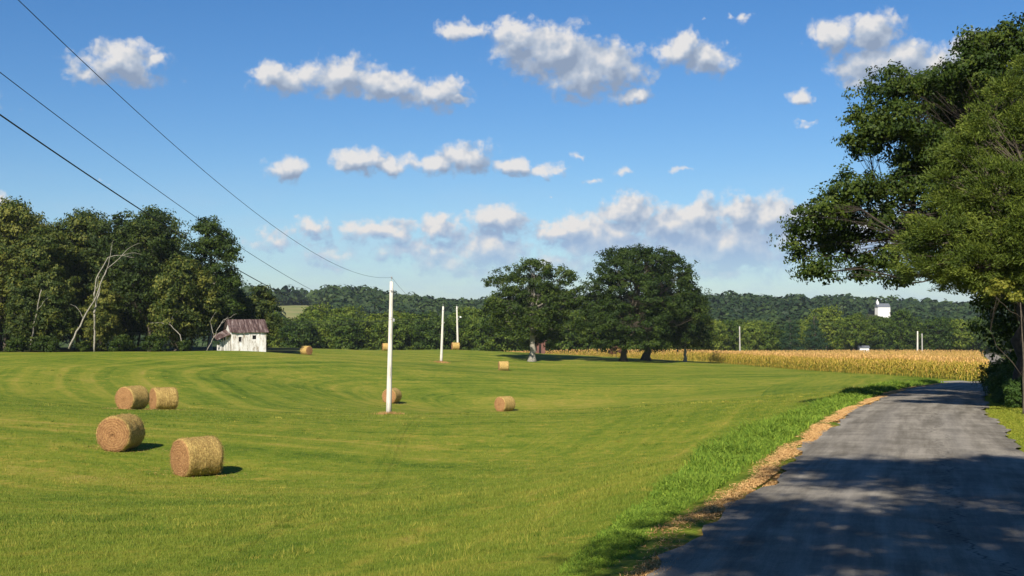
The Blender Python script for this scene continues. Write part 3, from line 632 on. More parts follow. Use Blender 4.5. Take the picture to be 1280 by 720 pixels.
# undergrowth shrubs along the wood edge
USH = generic('edge_shrub', 41, 3.4, 2.6, 0.1, m_oak, n=6, nclump=60, rc=.55, per=45, size=.28, r0=.06)
for i in range(16):
    px = -60 + i * 21 + rngw.normal() * 4; q_ = G3(px, 170.5 + rngw.normal() * 1.2)
    if 262 < px < 335 or i % 2: continue
    tag(place_tree('shrub', USH, q_[0], q_[1], i, rngw.uniform(.6, 1.1)), 'low shrub in the shade at the foot of the left wood', 'shrub', 'shrubs along the foot of the wood')
# dead pale trees
def dead_tree(paths, name, label, base_px, d):
    b = G3(base_px, d); root = empty(name, (b[0], b[1], b[2] - .1)); mb = MB(); r_ = np.random.default_rng(5)
    for (pts, ra, rb_) in paths:
        p3 = np.array([P(px, py, d + dd) - b for px, py, dd in pts]); p3[:, 2] += .1
        t = np.linspace(0, 1, len(pts)); tt_ = np.linspace(0, 1, len(pts) * 3); p3 = np.stack([np.interp(tt_, t, p3[:, k]) for k in range(3)], 1)
        p3[1:-1] += r_.normal(size=(len(p3) - 2, 3)) * 0.05; mb.tube(p3, np.linspace(ra, rb_, len(p3)) * .62, 6)
    mb.build('trunk', m_palebark, root, smooth=True); tag(root, label, 'tree'); return root
dead_tree([([(86,436,0),(97,412,0),(112,385,0),(122,368,-1),(127,352,-1),(133,338,-1)],.22,.10),([(118,372,0),(121,345,0),(135,322,1),(150,318,1),(168,322,1)],.13,.03),([(118,378,0),(118,365,0),(121,358,1),(124,345,0)],.12,.08),
           ([(135,335,0),(150,322,0),(160,310,1),(176,304,1)],.09,.02),([(127,352,0),(136,330,0),(139,312,0),(142,300,0)],.09,.02),([(104,398,0),(96,384,0),(88,380,0)],.06,.02),([(150,320,0),(165,316,0),(178,318,0)],.05,.02)],
          'dead_tree', 'white branched bare tree in front of the left wood', 86, 170.5)
dead_tree([([(118,392,0),(119,384,0),(123,370,0),(125,360,0)],.24,.12),([(118,440,1),(119,415,1),(118,392,0)],.2,.2)], 'dead_tree', 'short pale bare trunk right beside the white branched bare tree', 118, 171)
dead_tree([([(37,438,0),(40,420,0),(44,400,0),(48,380,-1),(52,362,-1)],.2,.08),([(46,390,0),(54,378,0),(60,372,0)],.07,.02)], 'dead_tree', 'thin leaning pale trunk at the left part of the wood edge', 37, 171)
dead_tree([([(228,438,0),(226,420,0),(214,406,0),(200,403,0),(188,404,0)],.12,.03),([(212,405,0),(216,395,0),(222,388,0)],.06,.02)], 'dead_tree', 'pale bent bare branch sticking out of the wood left of the shed', 228, 170.5)
dead_tree([([(258,440,0),(268,420,0),(276,405,0),(285,396,0)],.1,.03),([(270,415,0),(280,400,0),(296,392,0)],.08,.02),([(268,420,0),(262,402,0),(270,390,0)],.07,.02)], 'dead_tree', 'bleached bare branches tangled at the left end of the shed roof', 258, 167)

# ---- band of trees behind the crest (middle) and beyond the corn (right)
BV = [generic('band_tree_a', 51, 11, 13, 1.0, m_band, n=9, nclump=200, rc=1.35, per=42, size=.62, r0=.25),
      generic('band_tree_b', 52, 13, 15, 1.0, m_band, n=10, nclump=220, rc=1.5, per=42, size=.64, r0=.28),
      generic('band_tree_c', 53, 9, 11, .5, m_band, n=8, nclump=170, rc=1.2, per=42, size=.60, r0=.2),
      conifer('pine_tree', 54, 11, 15, m_pine, per=34, nclump=190, size=.6)]
band_grp = 'trees in the band behind the grassy crest'
mids = [(348,322,2,.95,'leafy tree just right of the shed beyond the meadow'),(376,318,0,.92,'yellowish green round tree beyond the round bale near the shed'),(404,325,2,1.0,'broad bright green tree left of the bale cut by the tall pole'),
        (432,320,0,1.0,'bushy tree beyond the crest left of the tall white pole'),(462,326,2,1.05,'dark green tree beyond the crest touching the tall white pole on its left'),(492,320,0,.95,'green tree beyond the crest directly behind the tall white pole'),
        (520,325,2,1.0,'rounded tree beyond the crest between the tall pole and the middle pole'),(545,318,0,.95,'yellow green tree directly behind the middle pole'),(572,326,1,.85,'darker tree directly behind the farthest of the three field poles'),
        (600,322,2,1.05,'dense tree beyond the crest just left of the smaller lone oak'),(632,330,0,1.0,'tree behind the left half of the smaller lone oak'),(665,330,1,.9,'tree behind the trunk of the smaller lone oak'),
        (700,332,0,1.0,'tree seen low between the smaller lone oak and the broad domed oak'),(738,335,2,1.1,'tree behind the left half of the broad domed oak'),(776,360,1,.95,'tree behind the trunk of the broad domed oak'),(820,380,1,.95,'tree behind the right half of the broad domed oak'),(865,400,1,.95,'tree behind the slim pale trunked tree of the oak group')]
for i, (px, d, v, s, lab) in enumerate(mids):
    q_ = G3(px, d + 12); tag(place_tree('leafy_tree', BV[v], q_[0], q_[1], i * 2.1, s * rngw.uniform(.95, 1.1)), lab, 'tree', band_grp)
for row in range(4):
    for i in range(17):
        px = 318 + i * 33 + row * 11 + rngw.normal() * 5; d = 352 + row * 30 + rngw.normal() * 5 + max(0, (px - 700) * .15)
        q_ = G3(px, d); s = rngw.uniform(.85, 1.15) * (1 + .04 * row)
        tag(place_tree('leafy_tree', BV[int(rngw.integers(0, 3))], q_[0], q_[1], rngw.uniform(0, 6), s), 'leafy tree in the rows behind the first trees beyond the crest', 'tree', band_grp)
right_grp = 'trees beyond the corn field'
rights = [(890,440,0,1.05,'leafy tree behind the corn just right of the oak group'),(908,450,1,.9,'brownish green tree behind the left of the lone pole in the corn'),(940,445,0,.95,'rounded tree right behind the lone pole in the corn'),
          (966,440,2,1.0,'small light green tree beyond the corn left of the dark conifers'),(988,436,3,1.0,'dark conifer on the left of the pair beyond the corn'),(1018,438,3,1.05,'dark conifer on the right of the pair beyond the corn'),
          (1032,462,1,1.22,'tall round topped tree rising behind the dark conifers'),(1066,440,1,1.0,'large light green tree left of the church beyond the corn'),(1100,444,1,.95,'green spreading tree directly below the church'),
          (1127,462,1,1.12,'tall dark round tree just right of the church'),(1170,450,0,1.1,'light green tree right of the two poles beyond the corn'),(1196,455,0,1.05,'rounded tree beyond the right end of the corn'),
          (1225,475,1,.95,'hazy green tree above the far end of the road'),(1262,480,1,1.0,'tree behind the far road at the right border')]
for i, (px, d, v, s, lab) in enumerate(rights):
    q_ = G3(px, d); tag(place_tree('conifer_tree' if v == 3 else 'leafy_tree', BV[v], q_[0], q_[1], i * 1.9, s), lab, 'tree', right_grp)
q_ = G3(1137, 432); tag(place_tree('shrub', USH, q_[0], q_[1], 0, 1.6), 'clipped round green shrub left of the two poles beyond the corn', 'shrub')
for row in range(3):
    for i in range(13):
        px = 880 + i * 33 + row * 12 + rngw.normal() * 5; d = 478 + row * 28 + rngw.normal() * 5
        if 1068 < px < 1122: continue
        q_ = G3(px, d); tag(place_tree('leafy_tree', BV[int(rngw.integers(0, 3))], q_[0], q_[1], rngw.uniform(0, 6), rngw.uniform(.8, 1.0)), 'leafy tree in the rows behind the first trees beyond the corn', 'tree', right_grp)

# ---- far woods on the hills: one mass
def far_wood():
    r_ = np.random.default_rng(9); pts = []
    for (d0, d1, sp) in ((500, 700, 9.5), (700, 1000, 10.5), (1000, 1500, 13), (1500, 2700, 19)):
        yy = np.arange(d0, d1, sp)
        for y in yy:
            xx = np.arange(-0.5 * y - 40, 0.5 * y + 40, sp); xx = xx + r_.normal(size=len(xx)) * sp * .5; pts.append(np.stack([xx, np.full(len(xx), y) + r_.normal(size=len(xx)) * sp * .3, np.full(len(xx), sp)], 1))
    p_ = np.concatenate(pts); k = clearing_w(p_[:, 0], p_[:, 1]) < 0.05; pxx = 640 + F * p_[:, 0] / p_[:, 1]; k &= ~((np.abs(pxx - 372) < 25) & (p_[:, 1] > 600) & (p_[:, 1] < 930))
    ch = P(1103, 390, 1000); k &= ~((np.abs(p_[:, 0] - ch[0] * p_[:, 1] / 1000) < 17) & (p_[:, 1] > 560) & (p_[:, 1] < 1012))
    rl, _ = road_info(p_[:, 0], p_[:, 1]); k &= ~((np.abs(rl) < 9) & (p_[:, 1] < 530))
    p_ = p_[k]; n = len(p_); z = ground_z(p_[:, 0], p_[:, 1])
    H = r_.uniform(9, 14, n) * np.clip((p_[:, 1] / 900), .85, 1.1) * (1 + .22 * np.sin(p_[:, 0] * .021 + 2 * np.sin(p_[:, 1] * .006)) + .15 * np.sin(p_[:, 0] * .067 + p_[:, 1] * .05)); rad = p_[:, 2] * r_.uniform(.55, .8, n)
    m = 80; ci = np.repeat(np.arange(n), m)
    v = r_.normal(size=(n * m, 3)); v[:, 2] = np.abs(v[:, 2]) * 1.0 - 0.15; v /= np.linalg.norm(v, axis=1)[:, None]; rr = r_.uniform(.75, 1.05, n * m)
    c = np.stack([p_[ci, 0] + v[:, 0] * rad[ci] * rr, p_[ci, 1] + v[:, 1] * rad[ci] * rr, z[ci] + H[ci] * (.5 + .5 * v[:, 2] * rr)], 1)
    # leaf faces roughly tangent to the crown
    a_ = np.cross(v, r_.normal(size=v.shape)); a_ /= np.linalg.norm(a_, axis=1)[:, None]; nv = v + r_.normal(size=v.shape) * .45; b_ = np.cross(nv, a_); b_ /= np.linalg.norm(b_, axis=1)[:, None]
    s = rad[ci] * r_.uniform(.24, .44, n * m); a_ *= s[:, None] / 1.6; b_ *= s[:, None] / 2.2
    V = np.stack([c - a_, c + b_, c + a_, c - b_], 1).reshape(-1, 3)
    tint = np.clip(.65 * r_.beta(1.1, 1.3, n)[ci] + .3 * r_.random(n * m) + .12 * np.sin(p_[ci, 0] * .013 + p_[ci, 1] * .01), 0, 1)
    return build_mesh('far_woods', V, np.arange(4 * n * m).reshape(-1, 4), None, m_farwood, {'tint': ('FACE', tint)})
tag(link(far_wood(), 'far_woods'), 'dense dark woods covering the distant hills along the horizon', 'woods', kind='stuff')

# ---- roadside trees on the right
b = G3(1276, 57)
items = [(1065,235,38,24,-1),(1020,262,34,24,-1),(1000,290,22,20,0),(1040,300,40,26,1),(1085,272,38,26,0),(1030,335,28,14,-1),(1097,325,28,22,0),(1125,235,36,28,0),(1080,340,22,12,1),(1000,315,14,14,0),
         (1085,175,34,22,0),(1075,150,24,18,1),(1115,110,40,26,0),(1125,160,50,34,-1),(1160,190,46,34,0),(1175,105,44,28,1),(1215,95,44,32,0),(1240,55,44,26,0),(1280,50,44,26,-1),(1185,240,50,50,0),(1150,290,34,34,2),(1200,330,40,26,2),(1240,350,50,22,2),(1190,130,60,40,5),(1175,200,60,50,6),(1235,110,70,50,10),(1215,190,70,60,11),(1160,290,50,34,9),(1250,260,60,60,8),(1270,180,70,60,15),(1210,150,50,40,16),
         (1320,70,50,40,0),(1360,140,60,60,0),(1330,210,60,60,1),(1290,300,60,40,3),(1400,230,50,60,0),(1230,180,50,50,3),(1280,150,50,50,4),(1130,350,20,12,0)]
lb = px_lobes(b, 57, items, 1.0)
no = tree_meshes('roadside_oak', lb, [(0, 0, 0), (.1, 0, 3), (.5, 0, 6), (1.0, 0, 9), (1.4, 0, 12)], 61, m_oak, m_darkbark, nclump=2100, rc=.6, per=125, size=.16, r0=.42, aspect=.6, shell=.60, inner=.42, sides=12, tw_r=.035, limb_r=.19, limb_sag=.10)
tag(place_tree('oak_tree', no, b[0], b[1]), 'large roadside oak with long dark boughs reaching over the road at right', 'tree', 'trees beside the road')
b = G3(1292, 48)
items = [(1165,330,40,22,-.5),(1150,300,26,18,0),(1175,285,36,26,-1),(1200,250,40,26,0),(1185,220,26,20,0),(1210,190,30,30,0),(1235,150,30,32,0),(1262,115,26,26,0),(1250,240,50,50,-1),(1290,170,50,60,0),(1290,290,80,50,-1.5),(1230,325,50,28,-1.5),
         (1330,230,60,70,0),(1350,320,60,40,0),(1275,350,50,18,-1),(1200,345,40,16,0),(1300,90,30,30,0)]
lb = px_lobes(b, 48, items, .9)
cd = tree_meshes('cedar_tree', lb, [(0, 0, 0), (0, 0, 3), (.1, 0, 7), (0, 0, 11)], 62, m_cedar, m_bark, nclump=950, rc=.48, per=185, size=.145, r0=.26, aspect=.26, spray=True, shell=.66, sides=10, flat=.55, inner=.12)
tag(place_tree('cedar_tree', cd, b[0], b[1]), 'feathery olive green cedar in front of the roadside oak', 'tree', 'trees beside the road')
b = G3(1279, 44.5)
sp = tree_meshes('sapling', px_lobes(b, 44.5, [(1252,352,13,5,0),(1240,361,11,4,0),(1268,368,10,6,.3)], 1.0), [(0, 0, 0), (0, 0, 2), (-.1, 0, 4.2)], 63, m_yellow, m_bark, nclump=26, rc=.24, per=30, size=.10, r0=.04, inner=.5)
tag(place_tree('sapling', sp, b[0], b[1]), 'thin sapling with yellow leaves below the cedar at the right border', 'tree', 'trees beside the road')
BK = generic('backing_tree', 64, 12, 15, 1.0, m_oak, n=10, nclump=420, rc=1.0, per=90, size=.30, r0=.3)
for (x, y, s, lab) in [(34.5, 73, 1.0, 'dark tree in shade behind the cedar beside the road'), (29.5, 64, .85, 'shaded tree beside the road just outside the right border'), (53, 99, .9, 'tree beyond the bend close to the right border'), (19.5, 9, .85, 'added unseen tree right of the viewpoint, blocking sky light'), (24, 27, .8, 'added unseen tree at right a little ahead, blocking sky light'), (30, 43, .75, 'added unseen tree right of the cedar, blocking sky light')]:  # last ones in the list are unseen, added to block skylight from the right
    tag(place_tree('leafy_tree', BK, x, y, x, s), lab, 'tree', 'trees beside the road')
# tree standing right of the camera whose crown shades the near road
lb = [(-1.3, 2.7, 10.3, 1.1, 1.0, .9), (0, -1.4, 10.5, 2.8, 1.4, 1.1), (4.5, -1.5, 11, 3, 1.8, 1.2), (2.2, 1.2, 10, 3, 2, 1.1), (7, 4.0, 12.5, 3.0, 1.6, 1.2), (2.6, 5.5, 12.2, 3.0, 2.6, 1.3), (2.2, 6.2, 11.6, 1.9, 1.3, .9), (4.5, 3.0, 13.0, 3.6, 3.2, 1.8), (6.2, 7.0, 12.0, 3.2, 2.4, 1.4), (9, 4, 13.5, 4, 3.5, 2.2), (1.4, 1.3, 11.5, 2.8, 1.2, 1.0), (5.5, 0.0, 12.0, 3.4, 2.6, 1.8), (-1.4, -.2, 10.2, 1.7, 1.3, .8), (10, 9, 12.5, 3.5, 2.8, 1.6), (8, -2, 10.5, 3.5, 3, 2), (3,-3,10.5,3,2.4,1.5), (9, 3, 9.5, 2.6, 2.6, 1.6)]
bx_, by_ = 11.5, 1.0
lb = [(a1 - bx_, a2 - by_, a3, *r_) for (a1, a2, a3, *r_) in lb]
ct = tree_meshes('shade_oak', lb, [(0, 0, 0), (-.1, 0, 4), (-.6, .3, 8), (-1.0, .5, 11)], 65, m_oak, m_bark, nclump=1250, rc=.75, per=120, size=.2, r0=.4, inner=.3, sides=10)
tag(place_tree('oak_tree', ct, bx_, by_), 'tree right of the viewpoint whose crown shades the near road', 'tree', 'trees beside the road')
# roadside shrubs
SH2 = generic('roadside_shrub', 66, 3.2, 2.3, .05, m_bushg, n=7, nclump=150, rc=.38, per=70, size=.13, r0=.05)
for (px, d, s, lab) in [(1258,66,.95,'dark shrub in shade beside the road left of the thin dark trunk'),(1275,60,.9,'dark shrub in shade at the foot of the roadside oak'),(1268,73,1.0,'shaded shrub farther along the right road edge'),(1262,53.5,.42,'low leafy weed clump at the right road edge'),(1249,56.5,.33,'smallest leafy weed clump leaning over the right road edge'),(1280,51,.6,'leafy weed clump close to the right border'),
                        (1253,178,.85,'round green shrub left of the far stretch of road'),(1247,192,.7,'shrub at the corn corner beside the far road'),(1285,215,1.0,'shrub right of the far stretch of road')]:
    q_ = G3(px, d); tag(place_tree('shrub', SH2, q_[0], q_[1], px, s), lab, 'shrub', 'shrubs beside the road')

# ------------------------------------------------------------------ corn field
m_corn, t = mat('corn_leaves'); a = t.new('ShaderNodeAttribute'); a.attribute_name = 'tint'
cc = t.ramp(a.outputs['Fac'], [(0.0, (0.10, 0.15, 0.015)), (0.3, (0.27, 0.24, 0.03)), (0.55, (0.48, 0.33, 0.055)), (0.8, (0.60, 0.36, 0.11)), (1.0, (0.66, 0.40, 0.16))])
p = princ(t, cc, 0.7, 0.15); tr = t.new('ShaderNodeBsdfTranslucent'); t.link(cc, tr.inputs[0]); mx = t.new('ShaderNodeMixShader'); mx.inputs[0].default_value = .25
t.link(p.outputs[0], mx.inputs[1]); t.link(tr.outputs[0], mx.inputs[2]); t.link(mx.outputs[0], t.out.inputs[0])
def corn():
    r_ = np.random.default_rng(8)
    def xl(y): return np.interp(y, [130, 155, 190, 268, 300, 340, 430], [50.6, 45.8, 44.0, 39.5, 0, -12, -14])
    def xr(y): return np.interp(y, RC[:, 1], RC[:, 0]) - 5.0
    pl = []
    # rows run away from the viewer
    for y in np.arange(130, 420, 0.6):
        a_, b_ = xl(y), xr(y); b_ = min(b_, 51 + (y - 130) * 3.0) if y < 136 else b_
        if y < 131: a_ = a_ 
        xx = np.arange(a_, b_, 0.76)
        if len(xx) == 0: continue
        depth = np.minimum(xx - a_, (y - 130) * 1.0 + 0 * xx); near = depth < 7
        if y > 262: near = (depth < 4)
        keep = near | (r_.random(len(xx)) < (0.30 if y < 250 else .22))
        xx = xx[keep]; pl.append(np.stack([xx + r_.normal(size=len(xx)) * (.07 if y < 255 else .35), np.full(len(xx), y) + r_.normal(size=len(xx)) * .15], 1))
    pl = np.concatenate(pl); n = len(pl); z = ground_z(pl[:, 0], pl[:, 1]); H = r_.uniform(1.95, 2.45, n)
    V = []; Q = []; T = []; cnt = 0
    base = np.stack([pl[:, 0], pl[:, 1], z], 1)
    def quads(v4, tint):
        nonlocal cnt
        V.append(v4.reshape(-1, 3)); Q.append(np.arange(cnt, cnt + len(v4) * 4).reshape(-1, 4)); cnt += len(v4) * 4; T.append(tint)
    th = r_.uniform(0, 6.28, n); ax = np.stack([np.cos(th), np.sin(th), 0 * th], 1) * .025; up = np.stack([0 * H, 0 * H, H], 1)
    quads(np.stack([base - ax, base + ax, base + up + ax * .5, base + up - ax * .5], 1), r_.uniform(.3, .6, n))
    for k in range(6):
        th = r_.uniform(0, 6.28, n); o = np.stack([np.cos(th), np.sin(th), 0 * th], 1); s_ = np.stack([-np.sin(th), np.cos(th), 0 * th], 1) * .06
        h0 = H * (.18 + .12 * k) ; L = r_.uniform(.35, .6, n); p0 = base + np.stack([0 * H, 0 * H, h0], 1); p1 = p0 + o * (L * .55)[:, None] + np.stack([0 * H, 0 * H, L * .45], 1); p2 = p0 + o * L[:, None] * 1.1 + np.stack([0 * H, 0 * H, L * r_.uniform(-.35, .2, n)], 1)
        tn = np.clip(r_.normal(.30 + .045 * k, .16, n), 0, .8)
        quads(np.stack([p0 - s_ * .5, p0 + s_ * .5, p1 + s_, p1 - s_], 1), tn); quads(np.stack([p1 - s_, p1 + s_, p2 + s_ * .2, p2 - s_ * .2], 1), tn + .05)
    for k in range(4):
        th = r_.uniform(0, 6.28, n); o = np.stack([np.cos(th) * .16, np.sin(th) * .16, .30 + 0 * th], 1); s_ = np.stack([-np.sin(th), np.cos(th), 0 * th], 1) * .035
        p0 = base + up * .93; quads(np.stack([p0 - s_, p0 + s_, p0 + o + s_, p0 + o - s_], 1), np.clip(r_.normal(.88, .08, n), .6, 1))
    return build_mesh('corn_plants', np.concatenate(V), np.concatenate(Q), None, m_corn, {'tint': ('FACE', np.concatenate(T))})
tag(link(corn(), 'corn_plants'), 'ripening corn with tan tassels filling the field before the far trees', 'corn', kind='stuff')

# ------------------------------------------------------------------ round hay bales
m_bale, t = mat('hay'); tco = t.new('ShaderNodeTexCoord').outputs['Object']; sp_ = t.new('ShaderNodeSeparateXYZ'); t.link(tco, sp_.inputs[0])
oi = t.new('ShaderNodeObjectInfo'); r_ = t.math('SQRT', t.math('ADD', t.math('MULTIPLY', sp_.outputs[1], sp_.outputs[1]), t.math('MULTIPLY', sp_.outputs[2], sp_.outputs[2])))
ang = t.math('ARCTAN2', sp_.outputs[2], sp_.outputs[1]); off = t.vmath('ADD', tco, t.vmath('SCALE', (37, 11, 5), scale=oi.outputs['Random']))
nzf = t.noise(off, 9, 6, .8); spir = t.math('SINE', t.math('ADD', t.math('MULTIPLY', r_, 62), t.math('ADD', ang, t.math('MULTIPLY', nzf, 16))))
endf = t.maprange(t.math('ABSOLUTE', sp_.outputs[0]), .70, .735, 0, 1)
cbx = t.new('ShaderNodeCombineXYZ'); t.link(t.math('MULTIPLY', sp_.outputs[0], 14), cbx.inputs[0]); t.link(t.math('MULTIPLY', ang, 2.0), cbx.inputs[1]); t.link(oi.outputs['Random'], cbx.inputs[2])
rings = t.noise(cbx.outputs[0], 1.5, 5, .75); nz2 = t.noise(off, 22, 5, .85)
sv = t.math('ADD', t.math('MULTIPLY', rings, .45), t.math('MULTIPLY', nz2, .55))
side = t.ramp(sv, [(.34, (0.15, 0.085, 0.030)), (.47, (0.38, 0.25, 0.085)), (.56, (0.64, 0.45, 0.15)), (.67, (0.86, 0.68, 0.30))])
ev = t.math('ADD', t.math('MULTIPLY', spir, .05), t.math('ADD', t.math('MULTIPLY', nzf, .45), t.math('MULTIPLY', nz2, .5)))
endc = t.ramp(ev, [(.22, (0.13, 0.060, 0.026)), (.45, (0.34, 0.175, 0.075)), (.60, (0.50, 0.29, 0.12)), (.78, (0.66, 0.45, 0.20))])
cc = t.mix(endf, side, endc)
bh = t.math('ADD', t.math('MULTIPLY', spir, .12), t.math('ADD', nzf, nz2))
p = princ(t, cc, .9, .08, bh, .9, .05); t.link(p.outputs[0], t.out.inputs[0])
def bale_mesh(seed):
    r_ = np.random.default_rng(seed); na = 72; rad = .75; L = .75
    prof = [(-L, 0.02), (-L - .01, .2), (-L, .42), (-L + .005, .6), (-L + .02, .70), (-L + .07, .745)] + [(-L + .07 + k * .136, .75 + .008 * math.sin(k * 1.7)) for k in range(1, 10)] + [(L - .07, .745), (L - .02, .70), (L - .005, .6), (L, .42), (L + .01, .2), (L, .02)]
    V = []
    for (x, rr) in prof:
        a_ = np.arange(na) * 2 * math.pi / na; jit = r_.normal(size=na) * .009; r2 = rr + jit; y = np.cos(a_) * r2; z = np.sin(a_) * r2
        z = np.where(z < -.66, -.66 - (-.66 - z) * .35, z); y = y * (1 + .03 * (z < -.3) * (-.3 - z)); V.append(np.stack([x + r_.normal(size=na) * .008, y, z + .0], 1))
    V = np.concatenate(V); m = len(prof); i = np.arange(m - 1)[:, None] * na; k = np.arange(na)[None]; k2 = (k + 1) % na; Q = np.stack([i + k, i + k2, i + na + k2, i + na + k], -1).reshape(-1, 4)
    # straw ends sticking out
    nf = 5200; a_ = r_.uniform(0, 6.283, nf); x = r_.uniform(-L, L, nf); onend = r_.random(nf) < .38; re = np.sqrt(r_.random(nf)) * .73
    pr = np.where(onend, re, .755); px_ = np.where(onend, np.sign(x) * (L + .005), x); pos_ = np.stack([px_, np.cos(a_) * pr, np.sin(a_) * pr], 1)
    pos_[:, 2] = np.maximum(pos_[:, 2], -.69)
    nrm = np.where(onend[:, None], np.stack([np.sign(x), 0 * x, 0 * x], 1), np.stack([0 * x, np.cos(a_), np.sin(a_)], 1))
    tan = np.where(onend[:, None], np.stack([0 * x, -np.sin(a_), np.cos(a_)], 1), np.stack([0 * x, -np.sin(a_), np.cos(a_)], 1))
    d_ = tan * r_.normal(size=nf)[:, None] + r_.normal(size=(nf, 3)) * .35 + nrm * r_.uniform(.05, .5, nf)[:, None]; d_ /= np.linalg.norm(d_, axis=1)[:, None]; ln = r_.uniform(.05, .13, nf)[:, None]
    sd = np.cross(d_, nrm); sd /= np.linalg.norm(sd, axis=1)[:, None] + 1e-6; sd = sd * .005
    b0 = len(V); V = np.concatenate([V, np.stack([pos_ - sd, pos_ + sd, pos_ + d_ * ln], 1).reshape(-1, 3)]); T = b0 + np.arange(nf * 3).reshape(-1, 3)
    return build_mesh('round_bale', V, Q, T, m_bale, None, True)
BM = [bale_mesh(1), bale_mesh(2), bale_mesh(3)]
bales = [(247,47.0,30,0,'nearest round hay bale, its sunlit curved side facing the viewer'),(152,51.5,64,1,'round hay bale with its round end toward the viewer, second nearest'),
         (166,77,48,2,'left round bale of the touching pair in the left field'),(205,81,20,1,'right round bale of the touching pair in the left field'),
         (490,121,66,0,'round bale partly hidden behind the tall white pole'),(631,121,46,1,'round bale in the middle of the field, nearest one right of the tall white pole'),
         (629.5,193,8,0,'small round bale on the slope below the smaller lone oak'),(383,203,132,2,'round bale on the crest near the white shed'),
         (483,243,8,1,'far round bale on the crest cut by the tall white pole'),(569.5,250,12,0,'farthest round bale at the foot of the field pole with the lamp')]
for i, (px, d, ang_, v, lab) in enumerate(bales):
    q_ = G3(px, d); o = link(BM[v], 'round_bale', None, (q_[0], q_[1], q_[2] + .685)); o.rotation_euler = (0, 0, R(ang_) - math.atan2(px - 640, F)); 
    s = 1.0 if d > 60 else 1.0; o.scale = (s, s, s); tag(o, lab, 'hay bale', 'round hay bales lying in the field')

rb = np.random.default_rng(71); bx, by = [], []
for (px, d, *_) in bales:
    n_ = 420; a_ = rb.uniform(0, 6.28, n_); rr = .6 + np.abs(rb.normal(0, .55, n_)); q_ = G3(px, d); bx.append(q_[0] + np.cos(a_) * rr * 1.3); by.append(q_[1] + np.sin(a_) * rr)
bx, by = np.concatenate(bx), np.concatenate(by); kp = rb.random(len(bx)) < np.clip(60 / by, .12, 1) * .6; bx, by = bx[kp], by[kp]; k_ = np.clip(by / 40, 1, 1.8)
me = blades('loose_hay', bx, by, .13 * k_ * rb.uniform(.5, 1.2, len(bx)), .012 * k_, m_strawbit, seed=72, flat=True, tint=rb.random(len(bx)))
tag(link(me, 'loose_hay'), 'loose wisps of hay lying on the grass round the bales', 'hay', kind='stuff')

# ------------------------------------------------------------------ utility poles and wires
def pole(px_top, py_top, px_b, d, r0, label, brackets=True, lamp=False, rad=.13, mat_=None, grp='utility poles in the field'):
    b = G3(px_b, d); top = P(px_top, py_top, d); root = empty('utility_pole', tuple(b)); v = top - b; v[1] = 0
    mb = MB(); t = np.linspace(0, 1, 9)[:, None]; mb.tube(t * v - np.array([0, 0, .3]) * (1 - t), np.linspace(r0, r0 * .62, 9), 12); mb.build('shaft', mat_ or m_polewood, root, smooth=True)
    if brackets:
        mb = MB(); u = v * 1.0; mb.tube([u, u + np.array([0, 0, .28])], .025, 6); mb.tube([u + np.array([0, 0, .22]), u + np.array([0, 0, .30]), u + np.array([0, 0, .36])], [.05, .06, .03], 8); mb.build('insulator', m_metal, root)
        mb = MB(); c = v * .93 + np.array([0, -r0 * .7, 0]); mb.tube([c, c + np.array([0, -.05, 0])], .07, 8); mb.build('bolt_plate', m_metal, root)
        mb = MB(); c = v * .71 + np.array([r0 * .7, 0, 0]); mb.box(c + np.array([.05, 0, 0]), (.14, .10, .22)); mb.tube([c + np.array([.1, -.05, 0]), c + np.array([.16, -.05, .02])], .03, 6); mb.build('wire_bracket', m_metal, root)
    if lamp:
        c = v * .76; mb = MB(); mb.tube([c, c + np.array([.35, -.1, .12]), c + np.array([.7, -.15, .1])], .03, 6); arm = mb.build('lamp_arm', m_metal, root)
        mb = MB(); c2 = c + np.array([.75, -.15, 0]); mb.tube([c2 + np.array([0, 0, .12]), c2 + np.array([0, 0, .05]), c2 + np.array([0, 0, -.12]), c2 + np.array([0, 0, -.2])], [.06, .2, .22, .08], 12); mb.build('lamp_head', m_lamp, root)
        mb = MB(); mb.box(v * .985 + np.array([.12, -.05, 0]), (.5, .09, .09)); mb.build('crossarm', m_metal, root)
    tag(root, label, 'pole', grp); return root, top
m_lamp = simple('lamp_white', (0.75, 0.76, 0.74), .4, .08, 3)
m_greywood = simple('grey_pole_wood', (0.36, 0.34, 0.31), .85, .2, 3)
_, T1 = pole(489.5, 352, 486, 86, .20, 'tall white utility pole, nearest in the field')
_, T2 = pole(554, 383, 551.5, 205, .24, 'middle of the three white field poles', True)
_, T3 = pole(571, 383, 572.5, 256, .24, 'farthest of the three field poles with a small lamp', True, True)
pole(924.5, 408, 925, 262, .20, 'lone grey pole standing in the corn field', False, mat_=m_greywood, grp='utility poles beyond the field')
pole(1147, 414, 1146.5, 428, .34, 'left and paler of the two poles beyond the corn', False, mat_=m_polewood, grp='utility poles beyond the field')
pole(1152.5, 417, 1152.5, 430, .28, 'right and browner of the two poles beyond the corn', False, mat_=m_greywood, grp='utility poles beyond the field')
